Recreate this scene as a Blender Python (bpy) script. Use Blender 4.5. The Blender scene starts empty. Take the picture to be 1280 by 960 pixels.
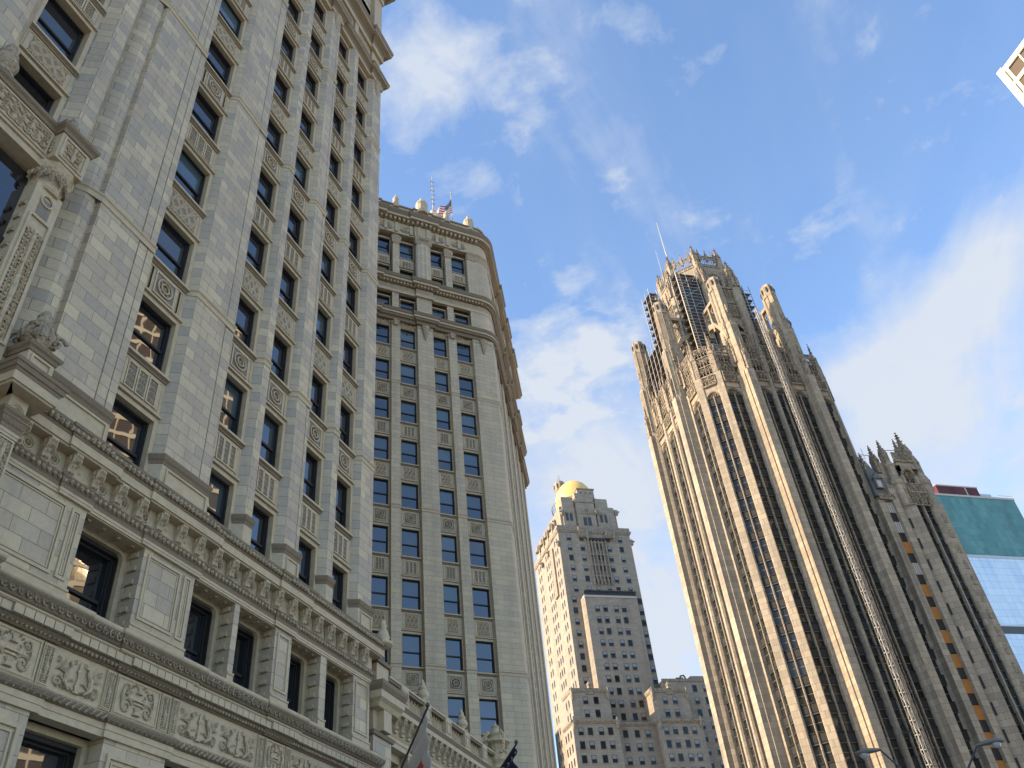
import bpy, math, random
from mathutils import Matrix, Vector
R = math.radians
random.seed(7)
scene = bpy.context.scene
G = 1.7                      # the camera stands 1.7 m above the pavement; heights below are camera-relative

# ------------------------------------------------------------------ camera, sky, sun, exposure
cam = bpy.data.cameras.new('camera'); co = bpy.data.objects.new('camera', cam)
scene.collection.objects.link(co); scene.camera = co
cam.sensor_width = 36.0; cam.lens = 1055.0 / 1280.0 * 36.0
cam.clip_start = 0.1; cam.clip_end = 6000
def _dc(x, y): return Vector(((x - 640) / 1055.0, -(y - 480) / 1055.0, -1.0)).normalized()
_u = _dc(493.2, -803.9); _s = _dc(1167, 1286)
_n = (_s - _s.dot(_u) * _u).normalized(); _e = _n.cross(_u)
co.matrix_world = Matrix(((_e.x, _e.y, _e.z, 0), (_n.x, _n.y, _n.z, 0), (_u.x, _u.y, _u.z, G), (0, 0, 0, 1)))

SUN_AZ, SUN_EL = 240.0, 27.0
world = bpy.data.worlds.new('World'); scene.world = world; world.use_nodes = True
wn, wl = world.node_tree.nodes, world.node_tree.links
wn.clear()
def W(t, **k):
    n = wn.new(t)
    for a, b in k.items(): setattr(n, a, b)
    return n
sky = W('ShaderNodeTexSky', sky_type='NISHITA', sun_disc=False)
sky.sun_elevation = R(SUN_EL); sky.sun_rotation = R(SUN_AZ); sky.air_density = 1.0; sky.dust_density = 0.6; sky.ozone_density = 1.6
bg = W('ShaderNodeBackground'); bg.inputs['Strength'].default_value = 0.15
out = W('ShaderNodeOutputWorld')
tc = W('ShaderNodeTexCoord')
def wmath(op, a, b=None, c=None):
    n = W('ShaderNodeMath', operation=op)
    for i, v in enumerate((a, b, c)):
        if v is None: continue
        if isinstance(v, (int, float)): n.inputs[i].default_value = v
        else: wl.new(v, n.inputs[i])
    return n.outputs[0]
sep = W('ShaderNodeSeparateXYZ'); wl.new(tc.outputs['Generated'], sep.inputs[0])
zc = wmath('MAXIMUM', sep.outputs[2], 0.06)
px = wmath('DIVIDE', sep.outputs[0], zc); py = wmath('DIVIDE', sep.outputs[1], zc)
cmb = W('ShaderNodeCombineXYZ'); wl.new(px, cmb.inputs[0]); wl.new(py, cmb.inputs[1])
def wnoise(scale, detail, rough, dist=0.0, mapping=None):
    n = W('ShaderNodeTexNoise'); n.inputs['Scale'].default_value = scale; n.inputs['Detail'].default_value = detail
    n.inputs['Roughness'].default_value = rough; n.inputs['Distortion'].default_value = dist
    if mapping:
        m = W('ShaderNodeMapping'); m.inputs['Rotation'].default_value = (0, 0, mapping[0]); m.inputs['Scale'].default_value = mapping[1]
        wl.new(cmb.outputs[0], m.inputs[0]); wl.new(m.outputs[0], n.inputs['Vector'])
    else: wl.new(cmb.outputs[0], n.inputs['Vector'])
    return n.outputs['Fac']
def blob(cx, cy, rx, ry, rot=0.0):
    """soft elliptical cloud bank on the cloud layer (plane coordinates x/z, y/z)"""
    dx = wmath('SUBTRACT', px, cx); dy = wmath('SUBTRACT', py, cy)
    c, s = math.cos(rot), math.sin(rot)
    a = wmath('ADD', wmath('MULTIPLY', dx, c / rx), wmath('MULTIPLY', dy, s / rx))
    b = wmath('ADD', wmath('MULTIPLY', dx, -s / ry), wmath('MULTIPLY', dy, c / ry))
    d = wmath('ADD', wmath('MULTIPLY', a, a), wmath('MULTIPLY', b, b))
    return wmath('EXPONENT', wmath('MULTIPLY', d, -1.0))
CLOUDS = []   # filled from the measured directions just below
def cdir(x, y):
    d = _dc(x, y); w = Vector((_e.dot(d), _n.dot(d), _u.dot(d)))
    return w.x / w.z, w.y / w.z
def bank(x0, y0, x1, y1, thick):
    a, b = cdir(x0, y0), cdir(x1, y1)
    cx, cy = (a[0] + b[0]) / 2, (a[1] + b[1]) / 2
    L = math.hypot(b[0] - a[0], b[1] - a[1]) / 2
    return blob(cx, cy, max(L, thick), thick, math.atan2(b[1] - a[1], b[0] - a[0]))
n1 = wnoise(8.5, 12, 0.6, 0.25)
n2 = wnoise(1.5, 9, 0.58, 0.35, (0.9, (3.0, 0.9, 1)))
def acc(lst):
    r = lst[0]
    for q in lst[1:]: r = wmath('ADD', r, q)
    return r
puffs = acc([wmath('MULTIPLY', bank(*a[:5]), a[5]) for a in
    [(495, 20, 530, 180, .085, 1.0), (575, 110, 590, 20, .06, .6), (640, 130, 660, 60, .1, .3), (735, 370, 690, 500, .12, .95),
     (650, 480, 700, 520, .14, .6), (820, 50, 790, 40, .05, .5), (1030, 300, 1010, 280, .06, .35), (600, 230, 590, 210, .06, .35)]])
streak = acc([wmath('MULTIPLY', bank(*a[:5]), a[5]) for a in
    [(1290, 290, 1090, 480, .12, 1.2), (1240, 470, 1090, 540, .22, 1.0), (1270, 260, 1200, 330, .07, .5), (1070, 440, 1040, 500, .06, .5), (1290, 560, 1230, 600, .2, .5),
     (830, 700, 850, 840, .8, 1.25), (740, 580, 800, 640, .3, .45), (670, 560, 680, 620, .25, .35)]])
def cl(v):
    n = W('ShaderNodeClamp'); wl.new(v, n.inputs[0]); return n.outputs[0]
m1 = wmath('MULTIPLY', cl(wmath('ADD', wmath('MULTIPLY', puffs, 1.08), wmath('SUBTRACT', wmath('MULTIPLY', n1, 3.3), 1.95))), 0.85)
m2 = wmath('MULTIPLY', cl(wmath('ADD', wmath('MULTIPLY', streak, 1.0), wmath('SUBTRACT', wmath('ADD', wmath('MULTIPLY', n2, 1.9), wmath('MULTIPLY', n1, 0.8)), 1.45))), 0.92)
veil = wmath('MULTIPLY', wmath('SUBTRACT', n2, 0.42), 0.35)
mask = W('ShaderNodeClamp'); wl.new(wmath('ADD', wmath('MAXIMUM', veil, 0.0), wmath('ADD', wmath('MAXIMUM', m1, 0.0), wmath('MAXIMUM', m2, 0.0))), mask.inputs[0])
mask.inputs[2].default_value = 0.96
mixc = W('ShaderNodeMix', data_type='RGBA'); wl.new(mask.outputs[0], mixc.inputs[0])
tint = W('ShaderNodeMix', data_type='RGBA', blend_type='MULTIPLY'); tint.inputs[0].default_value = 1.0
wl.new(sky.outputs[0], tint.inputs[6]); tint.inputs[7].default_value = (0.94, 1.0, 1.06, 1)
wl.new(tint.outputs[2], mixc.inputs[6]); mixc.inputs[7].default_value = (2.0, 2.15, 2.4, 1)
wl.new(mixc.outputs[2], bg.inputs[0]); wl.new(bg.outputs[0], out.inputs[0])

sl = bpy.data.lights.new('sun', 'SUN'); so = bpy.data.objects.new('sun', sl); scene.collection.objects.link(so)
sl.energy = 4.1; sl.angle = R(0.5); sl.color = (1.0, 0.76, 0.50)
so.rotation_euler = (R(90 - SUN_EL), 0, R(180 - SUN_AZ)); so.location = (0, 0, 300)
scene.view_settings.view_transform = 'Standard'; scene.view_settings.look = 'None'
scene.view_settings.exposure = 1.3; scene.view_settings.gamma = 1
scene.render.engine = 'CYCLES'

# ------------------------------------------------------------------ materials
def new_mat(name):
    m = bpy.data.materials.new(name); m.use_nodes = True
    nt = m.node_tree; b = nt.nodes['Principled BSDF']
    return m, nt.nodes, nt.links, b
def nmath(N, L, op, a, b=None):
    n = N.new('ShaderNodeMath'); n.operation = op
    for i, v in enumerate((a, b)):
        if v is None: continue
        if isinstance(v, (int, float)): n.inputs[i].default_value = v
        else: L.new(v, n.inputs[i])
    return n.outputs[0]
def mixcol(N, L, fac, a, b, blend='MIX'):
    n = N.new('ShaderNodeMix'); n.data_type = 'RGBA'; n.blend_type = blend
    if isinstance(fac, (int, float)): n.inputs[0].default_value = fac
    else: L.new(fac, n.inputs[0])
    for i, v in ((6, a), (7, b)):
        if isinstance(v, tuple): n.inputs[i].default_value = (*v, 1) if len(v) == 3 else v
        else: L.new(v, n.inputs[i])
    return n.outputs[2]
def noise(N, L, vec, scale, detail=5, rough=.6, sc=None):
    n = N.new('ShaderNodeTexNoise'); n.inputs['Scale'].default_value = scale; n.inputs['Detail'].default_value = detail; n.inputs['Roughness'].default_value = rough
    if sc:
        m = N.new('ShaderNodeMapping'); m.inputs['Scale'].default_value = sc; L.new(vec, m.inputs[0]); vec = m.outputs[0]
    L.new(vec, n.inputs['Vector']); return n.outputs['Fac']
def ramp(N, L, fac, stops):
    r = N.new('ShaderNodeValToRGB'); e = r.color_ramp.elements
    while len(e) < len(stops): e.new(0.5)
    for i, (p, c) in enumerate(stops): e[i].position = p; e[i].color = (*c, 1) if len(c) == 3 else c
    L.new(fac, r.inputs[0]); return r.outputs[0]

def block_mat(name, c1, c2, c3, bw, bh, joint=(.2, .19, .17), mortar=.006, rough=.5, dirt=.25, bump=.25, dirtcol=(.16, .13, .10), ds=1.0):
    m, N, L, b = new_mat(name)
    t = N.new('ShaderNodeTexCoord'); o = t.outputs['Object']
    so_, sn = N.new('ShaderNodeSeparateXYZ'), N.new('ShaderNodeSeparateXYZ'); L.new(o, so_.inputs[0]); L.new(t.outputs['Normal'], sn.inputs[0])
    side = nmath(N, L, 'GREATER_THAN', nmath(N, L, 'ABSOLUTE', sn.outputs[0]), nmath(N, L, 'ABSOLUTE', sn.outputs[1]))
    d = nmath(N, L, 'SUBTRACT', so_.outputs[1], so_.outputs[0])
    uu = nmath(N, L, 'ADD', so_.outputs[0], nmath(N, L, 'MULTIPLY', d, side))
    c = N.new('ShaderNodeCombineXYZ'); L.new(uu, c.inputs[0]); L.new(so_.outputs[2], c.inputs[1])
    br = N.new('ShaderNodeTexBrick'); L.new(c.outputs[0], br.inputs['Vector'])
    br.inputs['Scale'].default_value = 1.0; br.inputs['Brick Width'].default_value = bw; br.inputs['Row Height'].default_value = bh
    br.inputs['Mortar Size'].default_value = mortar; br.inputs['Mortar Smooth'].default_value = .2; br.inputs['Bias'].default_value = 0.0
    br.inputs['Color1'].default_value = (0, 0, 0, 1); br.inputs['Color2'].default_value = (1, 1, 1, 1); br.inputs['Mortar'].default_value = (.5, .5, .5, 1)
    tone = ramp(N, L, br.outputs['Color'], [(0.0, c1), (0.45, c2), (0.8, c3), (1.0, c1)])
    big = noise(N, L, o, .35 * min(1, ds * 1.6), 4, .6)
    tone = mixcol(N, L, nmath(N, L, 'MULTIPLY', ramp(N, L, big, [(.4, (0, 0, 0)), (.65, (1, 1, 1))]), .45), tone, c3)
    fine = noise(N, L, o, 9, 6, .7)
    tone = mixcol(N, L, .18, tone, ramp(N, L, fine, [(.3, (.25, .23, .2)), (.7, (.9, .88, .84))]), 'OVERLAY')
    st = noise(N, L, o, ds, 7, .68, (2.2, 2.2, .22))
    tone = mixcol(N, L, nmath(N, L, 'MULTIPLY', ramp(N, L, st, [(.48, (0, 0, 0)), (.75, (1, 1, 1))]), dirt), tone, dirtcol)
    tone = mixcol(N, L, br.outputs['Fac'], tone, joint)
    L.new(tone, b.inputs['Base Color']); b.inputs['Roughness'].default_value = rough
    bp = N.new('ShaderNodeBump'); bp.inputs['Strength'].default_value = bump; bp.inputs['Distance'].default_value = .02
    h = nmath(N, L, 'SUBTRACT', nmath(N, L, 'MULTIPLY', fine, .3), br.outputs['Fac'])
    L.new(h, bp.inputs['Height']); L.new(bp.outputs[0], b.inputs['Normal'])
    return m
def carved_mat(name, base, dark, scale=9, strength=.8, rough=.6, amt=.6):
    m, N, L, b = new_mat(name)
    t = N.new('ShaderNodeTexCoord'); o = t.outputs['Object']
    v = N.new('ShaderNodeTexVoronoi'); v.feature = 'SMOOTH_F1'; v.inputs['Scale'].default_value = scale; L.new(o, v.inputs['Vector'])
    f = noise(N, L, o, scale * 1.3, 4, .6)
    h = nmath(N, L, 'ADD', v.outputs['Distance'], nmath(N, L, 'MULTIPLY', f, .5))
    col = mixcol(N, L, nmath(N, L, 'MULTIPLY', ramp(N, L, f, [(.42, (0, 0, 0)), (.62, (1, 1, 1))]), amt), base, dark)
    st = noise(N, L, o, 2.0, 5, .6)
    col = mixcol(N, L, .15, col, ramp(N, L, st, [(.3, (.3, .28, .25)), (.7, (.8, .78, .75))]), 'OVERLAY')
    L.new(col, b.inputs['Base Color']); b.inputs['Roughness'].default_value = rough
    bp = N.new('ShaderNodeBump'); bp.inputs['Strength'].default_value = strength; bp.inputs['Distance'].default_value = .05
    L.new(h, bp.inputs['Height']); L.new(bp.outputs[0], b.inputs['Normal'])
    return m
def plain_mat(name, col, rough=.6, metal=0.0, var=.12, scale=6.0, bump=0.0):
    m, N, L, b = new_mat(name)
    t = N.new('ShaderNodeTexCoord'); f = noise(N, L, t.outputs['Object'], scale, 5, .6)
    c = mixcol(N, L, f, tuple(max(0, x * (1 - var)) for x in col), tuple(x * (1 + var) for x in col))
    L.new(c, b.inputs['Base Color']); b.inputs['Roughness'].default_value = rough; b.inputs['Metallic'].default_value = metal
    if bump:
        bp = N.new('ShaderNodeBump'); bp.inputs['Strength'].default_value = bump; bp.inputs['Distance'].default_value = .03
        L.new(f, bp.inputs['Height']); L.new(bp.outputs[0], b.inputs['Normal'])
    return m
def glass_mat(name, base, ior=1.7, wave=.012, rough=.015, tintc=(.92, .96, 1.0), scale=1.2, gain=1.0):
    m, N, L, b = new_mat(name)
    t = N.new('ShaderNodeTexCoord'); geo = N.new('ShaderNodeNewGeometry')
    f = noise(N, L, geo.outputs['Position'], scale, 2, .5)
    bp = N.new('ShaderNodeBump'); bp.inputs['Strength'].default_value = wave; bp.inputs['Distance'].default_value = 1.0; L.new(f, bp.inputs['Height'])
    oi = N.new('ShaderNodeObjectInfo')
    c = mixcol(N, L, oi.outputs['Random'], tuple(x * .55 for x in base), tuple(x * 1.5 for x in base))
    L.new(c, b.inputs['Base Color']); b.inputs['Roughness'].default_value = .5; b.inputs['Specular IOR Level'].default_value = 0
    g = N.new('ShaderNodeBsdfGlossy'); g.inputs['Color'].default_value = (*tintc, 1); g.inputs['Roughness'].default_value = rough; L.new(bp.outputs[0], g.inputs['Normal'])
    fr = N.new('ShaderNodeFresnel'); fr.inputs['IOR'].default_value = ior; L.new(bp.outputs[0], fr.inputs['Normal'])
    mx = N.new('ShaderNodeMixShader'); fac = nmath(N, L, 'MULTIPLY', fr.outputs[0], gain)
    L.new(fac, mx.inputs[0]); L.new(b.outputs[0], mx.inputs[1]); L.new(g.outputs[0], mx.inputs[2])
    L.new(mx.outputs[0], N['Material Output'].inputs['Surface'])
    return m

M = {}
M['tc'] = block_mat('glazed_terracotta_blocks', (.54, .445, .275), (.42, .335, .225), (.33, .285, .215), .74, .37, joint=(.09, .08, .06), mortar=.007, dirt=.34, ds=.7)
M['tcN'] = block_mat('terracotta_courses', (.52, .43, .27), (.46, .37, .235), (.41, .35, .245), 1.1, .37, joint=(.15, .13, .10), mortar=.008, dirt=.4, ds=.4)
M['tcs'] = carved_mat('terracotta_plain', (.45, .365, .23), (.31, .25, .16), 5, .12, .5, .35)
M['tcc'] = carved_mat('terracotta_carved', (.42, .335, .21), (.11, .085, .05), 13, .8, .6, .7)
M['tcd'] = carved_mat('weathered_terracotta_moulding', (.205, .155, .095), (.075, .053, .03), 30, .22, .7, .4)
M['rev'] = carved_mat('terracotta_relief', (.47, .38, .245), (.17, .135, .085), 8, .25, .55, .4)
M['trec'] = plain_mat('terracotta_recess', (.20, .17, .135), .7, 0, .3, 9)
M['trib'] = block_mat('limestone_ashlar', (.36, .30, .22), (.30, .25, .18), (.235, .20, .15), 2.2, 1.0, joint=(.15, .12, .085), mortar=.03, dirt=.8, dirtcol=(.13, .10, .07), rough=.8, ds=.22)
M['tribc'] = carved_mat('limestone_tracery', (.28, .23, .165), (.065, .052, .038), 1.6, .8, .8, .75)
M['tribw'] = carved_mat('weathered_limestone', (.31, .26, .185), (.12, .098, .07), .9, .5, .8, .55)
M['ic'] = block_mat('hotel_limestone', (.33, .28, .215), (.29, .245, .19), (.25, .215, .17), 1.6, .7, joint=(.20, .17, .13), mortar=.025, dirt=.5, rough=.85, ds=.2, dirtcol=(.12, .095, .07))
M['icc'] = carved_mat('hotel_limestone_carving', (.28, .235, .18), (.10, .082, .06), 1.6, .7, .8, .6)
M['spand_shade'] = plain_mat('dark_bronze_spandrel_and_shade', (.014, .0135, .012), .8, 0, .35, 3, .3)  # spandrel bronze; also colours plates put in as shade behind tracery and in niches
M['black'] = plain_mat('black_painted_sash', (.016, .014, .012), .65, 0, .2)
M['glass'] = glass_mat('window_glass', (.012, .014, .018), 2.1, .004, scale=.7)
M['blind'] = glass_mat('window_glass_with_blind', (.045, .07, .08), 2.0, .004, scale=.7)
M['glassT'] = glass_mat('tower_glass', (.02, .021, .018), 1.35, .006)
M['glassI'] = glass_mat('hotel_glass', (.02, .021, .022), 1.35, .01)
M['gold'] = plain_mat('gold_leaf_dome', (.72, .47, .15), .55, .1, .08, 4, .05)
M['metal'] = plain_mat('galvanised_steel', (.42, .42, .40), .5, .6, .2)
M['white'] = plain_mat('white_painted_steel', (.40, .37, .31), .5, 0, .2)
M['dgrey'] = plain_mat('dark_steel', (.06, .06, .06), .45, .4, .2)
M['net'] = plain_mat('black_debris_netting', (.035, .035, .035), .9, 0, .4, 1.2, .4)
M['plank'] = plain_mat('scaffold_planks', (.11, .085, .06), .8, 0, .4, 3)
M['roof'] = plain_mat('roof_membrane', (.12, .12, .12), .8)
M['slate'] = plain_mat('grey_slate_roof', (.10, .105, .105), .6, 0, .3, 3)
M['orange'] = plain_mat('orange_wrapped_window', (.36, .15, .03), .8, 0, .2, 3)
M['cream'] = plain_mat('cream_precast', (.72, .62, .42), .6, 0, .06, .5)
M['bronze'] = glass_mat('bronze_glass', (.13, .10, .075), 1.3, .002, .05, (.85, .75, .6))
M['urn'] = carved_mat('urn_terracotta', (.52, .43, .27), (.18, .145, .10), 9, .3, .5, .35)
M['urnd'] = carved_mat('weathered_urn', (.36, .29, .19), (.10, .08, .05), 12, .7, .6, .6)
M['lampgrey'] = plain_mat('painted_lamp_housing', (.17, .15, .12), .6, .0, .08)
M['asph'] = plain_mat('asphalt', (.07, .07, .068), .9, 0, .25, 20, .2)
M['conc'] = plain_mat('sidewalk_concrete', (.40, .38, .34), .85, 0, .15, 3)
M['paint'] = plain_mat('road_paint', (.75, .74, .70), .6)
M['ground'] = plain_mat('city_ground', (.28, .26, .23), .9, 0, .3, .2)

# ------------------------------------------------------------------ mesh helper
class MB:
    def __init__(s): s.v = []; s.f = []; s.m = []; s.mats = []
    def mi(s, mat):
        if mat not in s.mats: s.mats.append(mat)
        return s.mats.index(mat)
    def add(s, vs, fs, mat):
        k = len(s.v); i = s.mi(mat)
        s.v += [tuple(p) for p in vs]; s.f += [tuple(k + a for a in f) for f in fs]; s.m += [i] * len(fs)
    def box(s, x0, x1, y0, y1, z0, z1, mat):
        s.add([(x0, y0, z0), (x1, y0, z0), (x1, y1, z0), (x0, y1, z0), (x0, y0, z1), (x1, y0, z1), (x1, y1, z1), (x0, y1, z1)],
              [(0, 3, 2, 1), (4, 5, 6, 7), (0, 1, 5, 4), (1, 2, 6, 5), (2, 3, 7, 6), (3, 0, 4, 7)], mat)
    def prism(s, poly, z0, z1, mat, top=None):
        """poly counter-clockwise seen from above; optional other polygon for the top"""
        n = len(poly); t = top or poly
        s.add([(p[0], p[1], z0) for p in poly] + [(p[0], p[1], z1) for p in t],
              [tuple(range(n - 1, -1, -1)), tuple(range(n, 2 * n))] + [(i, (i + 1) % n, n + (i + 1) % n, n + i) for i in range(n)], mat)
    def plate(s, poly, y0, y1, mat):
        """poly in x,z (counter-clockwise seen from -y), extruded from front y0 to back y1"""
        n = len(poly)
        s.add([(p[0], y0, p[1]) for p in poly] + [(p[0], y1, p[1]) for p in poly],
              [tuple(range(n)), tuple(range(2 * n - 1, n - 1, -1))] + [((i + 1) % n, i, n + i, n + (i + 1) % n) for i in range(n)], mat)
    def frame(s, x0, x1, z0, z1, t, y0, y1, mat):
        s.box(x0, x1, y0, y1, z0, z0 + t, mat); s.box(x0, x1, y0, y1, z1 - t, z1, mat)
        s.box(x0, x0 + t, y0, y1, z0 + t, z1 - t, mat); s.box(x1 - t, x1, y0, y1, z0 + t, z1 - t, mat)
    def sweep(s, path, prof, mat, closed=False):
        """path: xy points with the outside on the right; prof: (out, z) from bottom to top"""
        n = len(path); pts = []
        for i in range(n):
            a = path[i - 1] if (i > 0 or closed) else None; b = path[i]; c = path[(i + 1) % n] if (i < n - 1 or closed) else None
            def nr(p, q):
                dx, dy = q[0] - p[0], q[1] - p[1]; l = math.hypot(dx, dy) or 1; return (dy / l, -dx / l)
            if a and c:
                n1_, n2_ = nr(a, b), nr(b, c); mx, my = n1_[0] + n2_[0], n1_[1] + n2_[1]
                dd = max(.35, (mx * mx + my * my) / 2); pts.append((b, (mx / dd, my / dd)))
            else: pts.append((b, nr(b, c) if c else nr(a, b)))
        k = len(prof); vs = []
        for (p, o) in pts:
            for (w, z) in prof: vs.append((p[0] + o[0] * w, p[1] + o[1] * w, z))
        fs = []
        for i in range(n if closed else n - 1):
            j = (i + 1) % n
            for q in range(k): fs.append((i * k + q, j * k + q, j * k + (q + 1) % k, i * k + (q + 1) % k))
        if not closed: fs += [tuple(range(k)), tuple(range((n - 1) * k + k - 1, (n - 1) * k - 1, -1))]
        s.add(vs, fs, mat)
    def lathe(s, cx, cy, prof, mat, n=10, sy=1.0, a0=0.0):
        vs = []
        for (r, z) in prof:
            for i in range(n):
                a = a0 + 2 * math.pi * i / n; vs.append((cx + r * math.cos(a), cy + r * math.sin(a) * sy, z))
        fs = [tuple(range(n - 1, -1, -1)), tuple((len(prof) - 1) * n + i for i in range(n))]
        for q in range(len(prof) - 1):
            for i in range(n):
                j = (i + 1) % n; fs.append((q * n + i, q * n + j, (q + 1) * n + j, (q + 1) * n + i))
        s.add(vs, fs, mat)
    def tube(s, pts, r, mat, n=5, closed=False):
        pts = [Vector(p) for p in pts]; m = len(pts); vs = []; rs = r if isinstance(r, (list, tuple)) else [r] * m
        for i, p in enumerate(pts):
            a = pts[(i - 1) % m] if (i > 0 or closed) else p; b = pts[(i + 1) % m] if (i < m - 1 or closed) else p
            t = (b - a).normalized() if (b - a).length > 1e-9 else Vector((0, 0, 1))
            ref = Vector((0, 1, 0)) if abs(t.y) < .95 else Vector((1, 0, 0))
            x = t.cross(ref).normalized(); y = t.cross(x)
            for k in range(n):
                an = 2 * math.pi * k / n; vs.append(p + (x * math.cos(an) + y * math.sin(an)) * rs[i])
        fs = []
        for i in range(m if closed else m - 1):
            j = (i + 1) % m
            for k in range(n): fs.append((i * n + k, i * n + (k + 1) % n, j * n + (k + 1) % n, j * n + k))
        if not closed: fs += [tuple(range(n)), tuple((m - 1) * n + k for k in range(n - 1, -1, -1))]
        s.add(vs, fs, mat)
    def ring(s, cx, cz, rad, r, y, mat, n=12, m=5):
        s.tube([(cx + rad * math.cos(2 * math.pi * i / n), y, cz + rad * math.sin(2 * math.pi * i / n)) for i in range(n)], r, mat, m, True)
    def arch(s, x0, x1, z0, zs, z1, y0, y1, mat, rise=None, n=10, x2=None):
        """wall from x0..x1, z0..z1 whose lower part is an opening inset by nothing: the solid above an arch springing at zs"""
        w = (x1 - x0) / 2; cx = (x0 + x1) / 2; rs = rise if rise is not None else w
        c = [(cx + w * math.cos(math.pi * i / n), zs + rs * math.sin(math.pi * i / n)) for i in range(n + 1)]  # right to left
        for i in range(n):
            (a, az), (b, bz) = c[i], c[i + 1]
            s.add([(a, y0, az), (a, y0, z1), (b, y0, z1), (b, y0, bz), (a, y1, az), (a, y1, z1), (b, y1, z1), (b, y1, bz)],
                  [(0, 1, 2, 3), (7, 6, 5, 4), (0, 3, 7, 4), (1, 5, 6, 2)], mat)
    def merge(s, o, loc=(0, 0, 0), rz=0.0, sc=1.0, mirror=False):
        c, q = math.cos(rz), math.sin(rz); mp = [s.mi(m) for m in o.mats]; k = len(s.v)
        for (x, y, z) in o.v:
            if mirror: x = -x
            x, y, z = x * sc, y * sc, z * sc
            s.v.append((loc[0] + x * c - y * q, loc[1] + x * q + y * c, loc[2] + z))
        for f, mm in zip(o.f, o.m):
            g = tuple(k + a for a in f); s.f.append(g[::-1] if mirror else g); s.m.append(mp[mm])
    def mesh(s, name):
        me = bpy.data.meshes.new(name); me.from_pydata(s.v, [], s.f)
        for m in s.mats: me.materials.append(M[m])
        me.polygons.foreach_set('material_index', s.m); me.update(); return me
    def build(s, name, parent=None, loc=(0, 0, 0), rz=0.0, smooth=False):
        me = s.mesh(name)
        if smooth: me.polygons.foreach_set('use_smooth', [True] * len(me.polygons))
        return place(me, name, parent, loc, rz)
def place(me, name, parent=None, loc=(0, 0, 0), rz=0.0):
    o = bpy.data.objects.new(name, me); scene.collection.objects.link(o)
    o.parent = parent; o.location = loc; o.rotation_euler = (0, 0, rz); return o
def tag(o, label=None, cat=None, group=None, kind=None):
    if label: o['label'] = label
    if cat: o['category'] = cat
    if group: o['group'] = group
    if kind: o['kind'] = kind
    return o
def root(name, x, y, rz, label, cat, group=None, z=0.0):
    o = bpy.data.objects.new(name, None); scene.collection.objects.link(o); o.empty_display_size = 1
    o.location = (x, y, z); o.rotation_euler = (0, 0, R(rz)); return tag(o, label, cat, group)
# every part of a building sits in its root's frame, lifted by G so that part heights are camera-relative
def part(mb, name, parent, x=0.0, y=0.0, z=0.0, rz=0.0, smooth=False): return mb.build(name, parent, (x, y, z + G), rz, smooth)
def pplace(me, name, parent, x=0.0, y=0.0, z=0.0, rz=0.0): return place(me, name, parent, (x, y, z + G), rz)
def many(lst, parent, kinds, keep=100, name='window'):
    """lst: (score, kind, x, y, z, rz); the keep best become parts with panes, the others one 'stuff' part"""
    lst = sorted(lst, key=lambda a: a[0]); rest = MB()
    for i, (sc, key, x, y, z, rz) in enumerate(lst):
        fr, panes = kinds[key]
        if i < keep:
            if not isinstance(fr, tuple): kinds[key] = (fr, panes) = ((fr, fr.mesh(name)), [(p, p.mesh('glass_pane')) for p in panes])
            o = pplace(fr[1], name, parent, x, y, z, rz)
            for p in panes: place(p[1], 'glass_pane', o)
        else:
            rest.merge(fr[0] if isinstance(fr, tuple) else fr, (x, y, z), rz)
            for p in panes: rest.merge(p[0] if isinstance(p, tuple) else p, (x, y, z), rz)
    if rest.v: part(rest, name, parent)['kind'] = 'stuff'

# ------------------------------------------------------------------ ornament generators (front faces -y, panel plane y = 0)
def spiral(mb, cx, cz, r0, turns, th, mat, sgn=1, a0=0.0, y=0.0, n=14):
    pts = []; rs = []
    for i in range(n + 1):
        t = i / n; a = a0 + sgn * turns * 2 * math.pi * t; r = r0 * (1 - .85 * t)
        pts.append((cx + r * math.cos(a), y, cz + r * math.sin(a))); rs.append(th * (1 - .45 * t))
    mb.tube(pts, rs, mat, 4)
def leaf(mb, cx, cz, a, l, w, mat, y=0.0, h=.03):
    c, s = math.cos(a), math.sin(a)
    P = lambda u, v: (cx + u * c - v * s, cz + u * s + v * c)
    p = [P(0, 0), P(l * .4, w), P(l, 0), P(l * .4, -w)]
    m_ = P(l * .45, 0)
    mb.add([(q[0], y, q[1]) for q in p] + [(m_[0], y - h, m_[1])], [(0, 1, 4), (1, 2, 4), (2, 3, 4), (3, 0, 4)][::1], mat)
    mb.add([(q[0], y, q[1]) for q in p] + [(m_[0], y - h, m_[1])], [(4, 1, 0), (4, 2, 1), (4, 3, 2), (4, 0, 3)], mat)
def scrolls(w, h, seed=1, mat='rev', th=.022, y=-.015):
    """mirror-symmetric carved foliage filling w x h, centred on the origin"""
    rnd = random.Random(seed); half = MB(); n = max(2, int(w / h * 1.6)); cell = w / 2 / n
    for i in range(n):
        x = cell * (i + .5); rows = max(1, int(round(h / cell / 1.1)))
        for j in range(rows):
            z = -h / 2 + h / rows * (j + .5); r = min(cell, h / rows) * .48
            spiral(half, x, z, r, 1.3 + rnd.random() * .5, th, mat, 1 if (i + j) % 2 else -1, rnd.random() * 6.28, y)
            for q in range(3): leaf(half, x, z, rnd.random() * 6.28, r * 1.15, r * .28, mat, y, .03)
    m = MB(); m.merge(half); m.merge(half, mirror=True)
    m.tube([(0, y, -h * .45), (0, y - .02, -h * .1), (0, y, h * .15), (0, y - .02, h * .45)], [th * 1.2, th * 2.4, th, th * 1.8], mat, 5)
    return m
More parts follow.
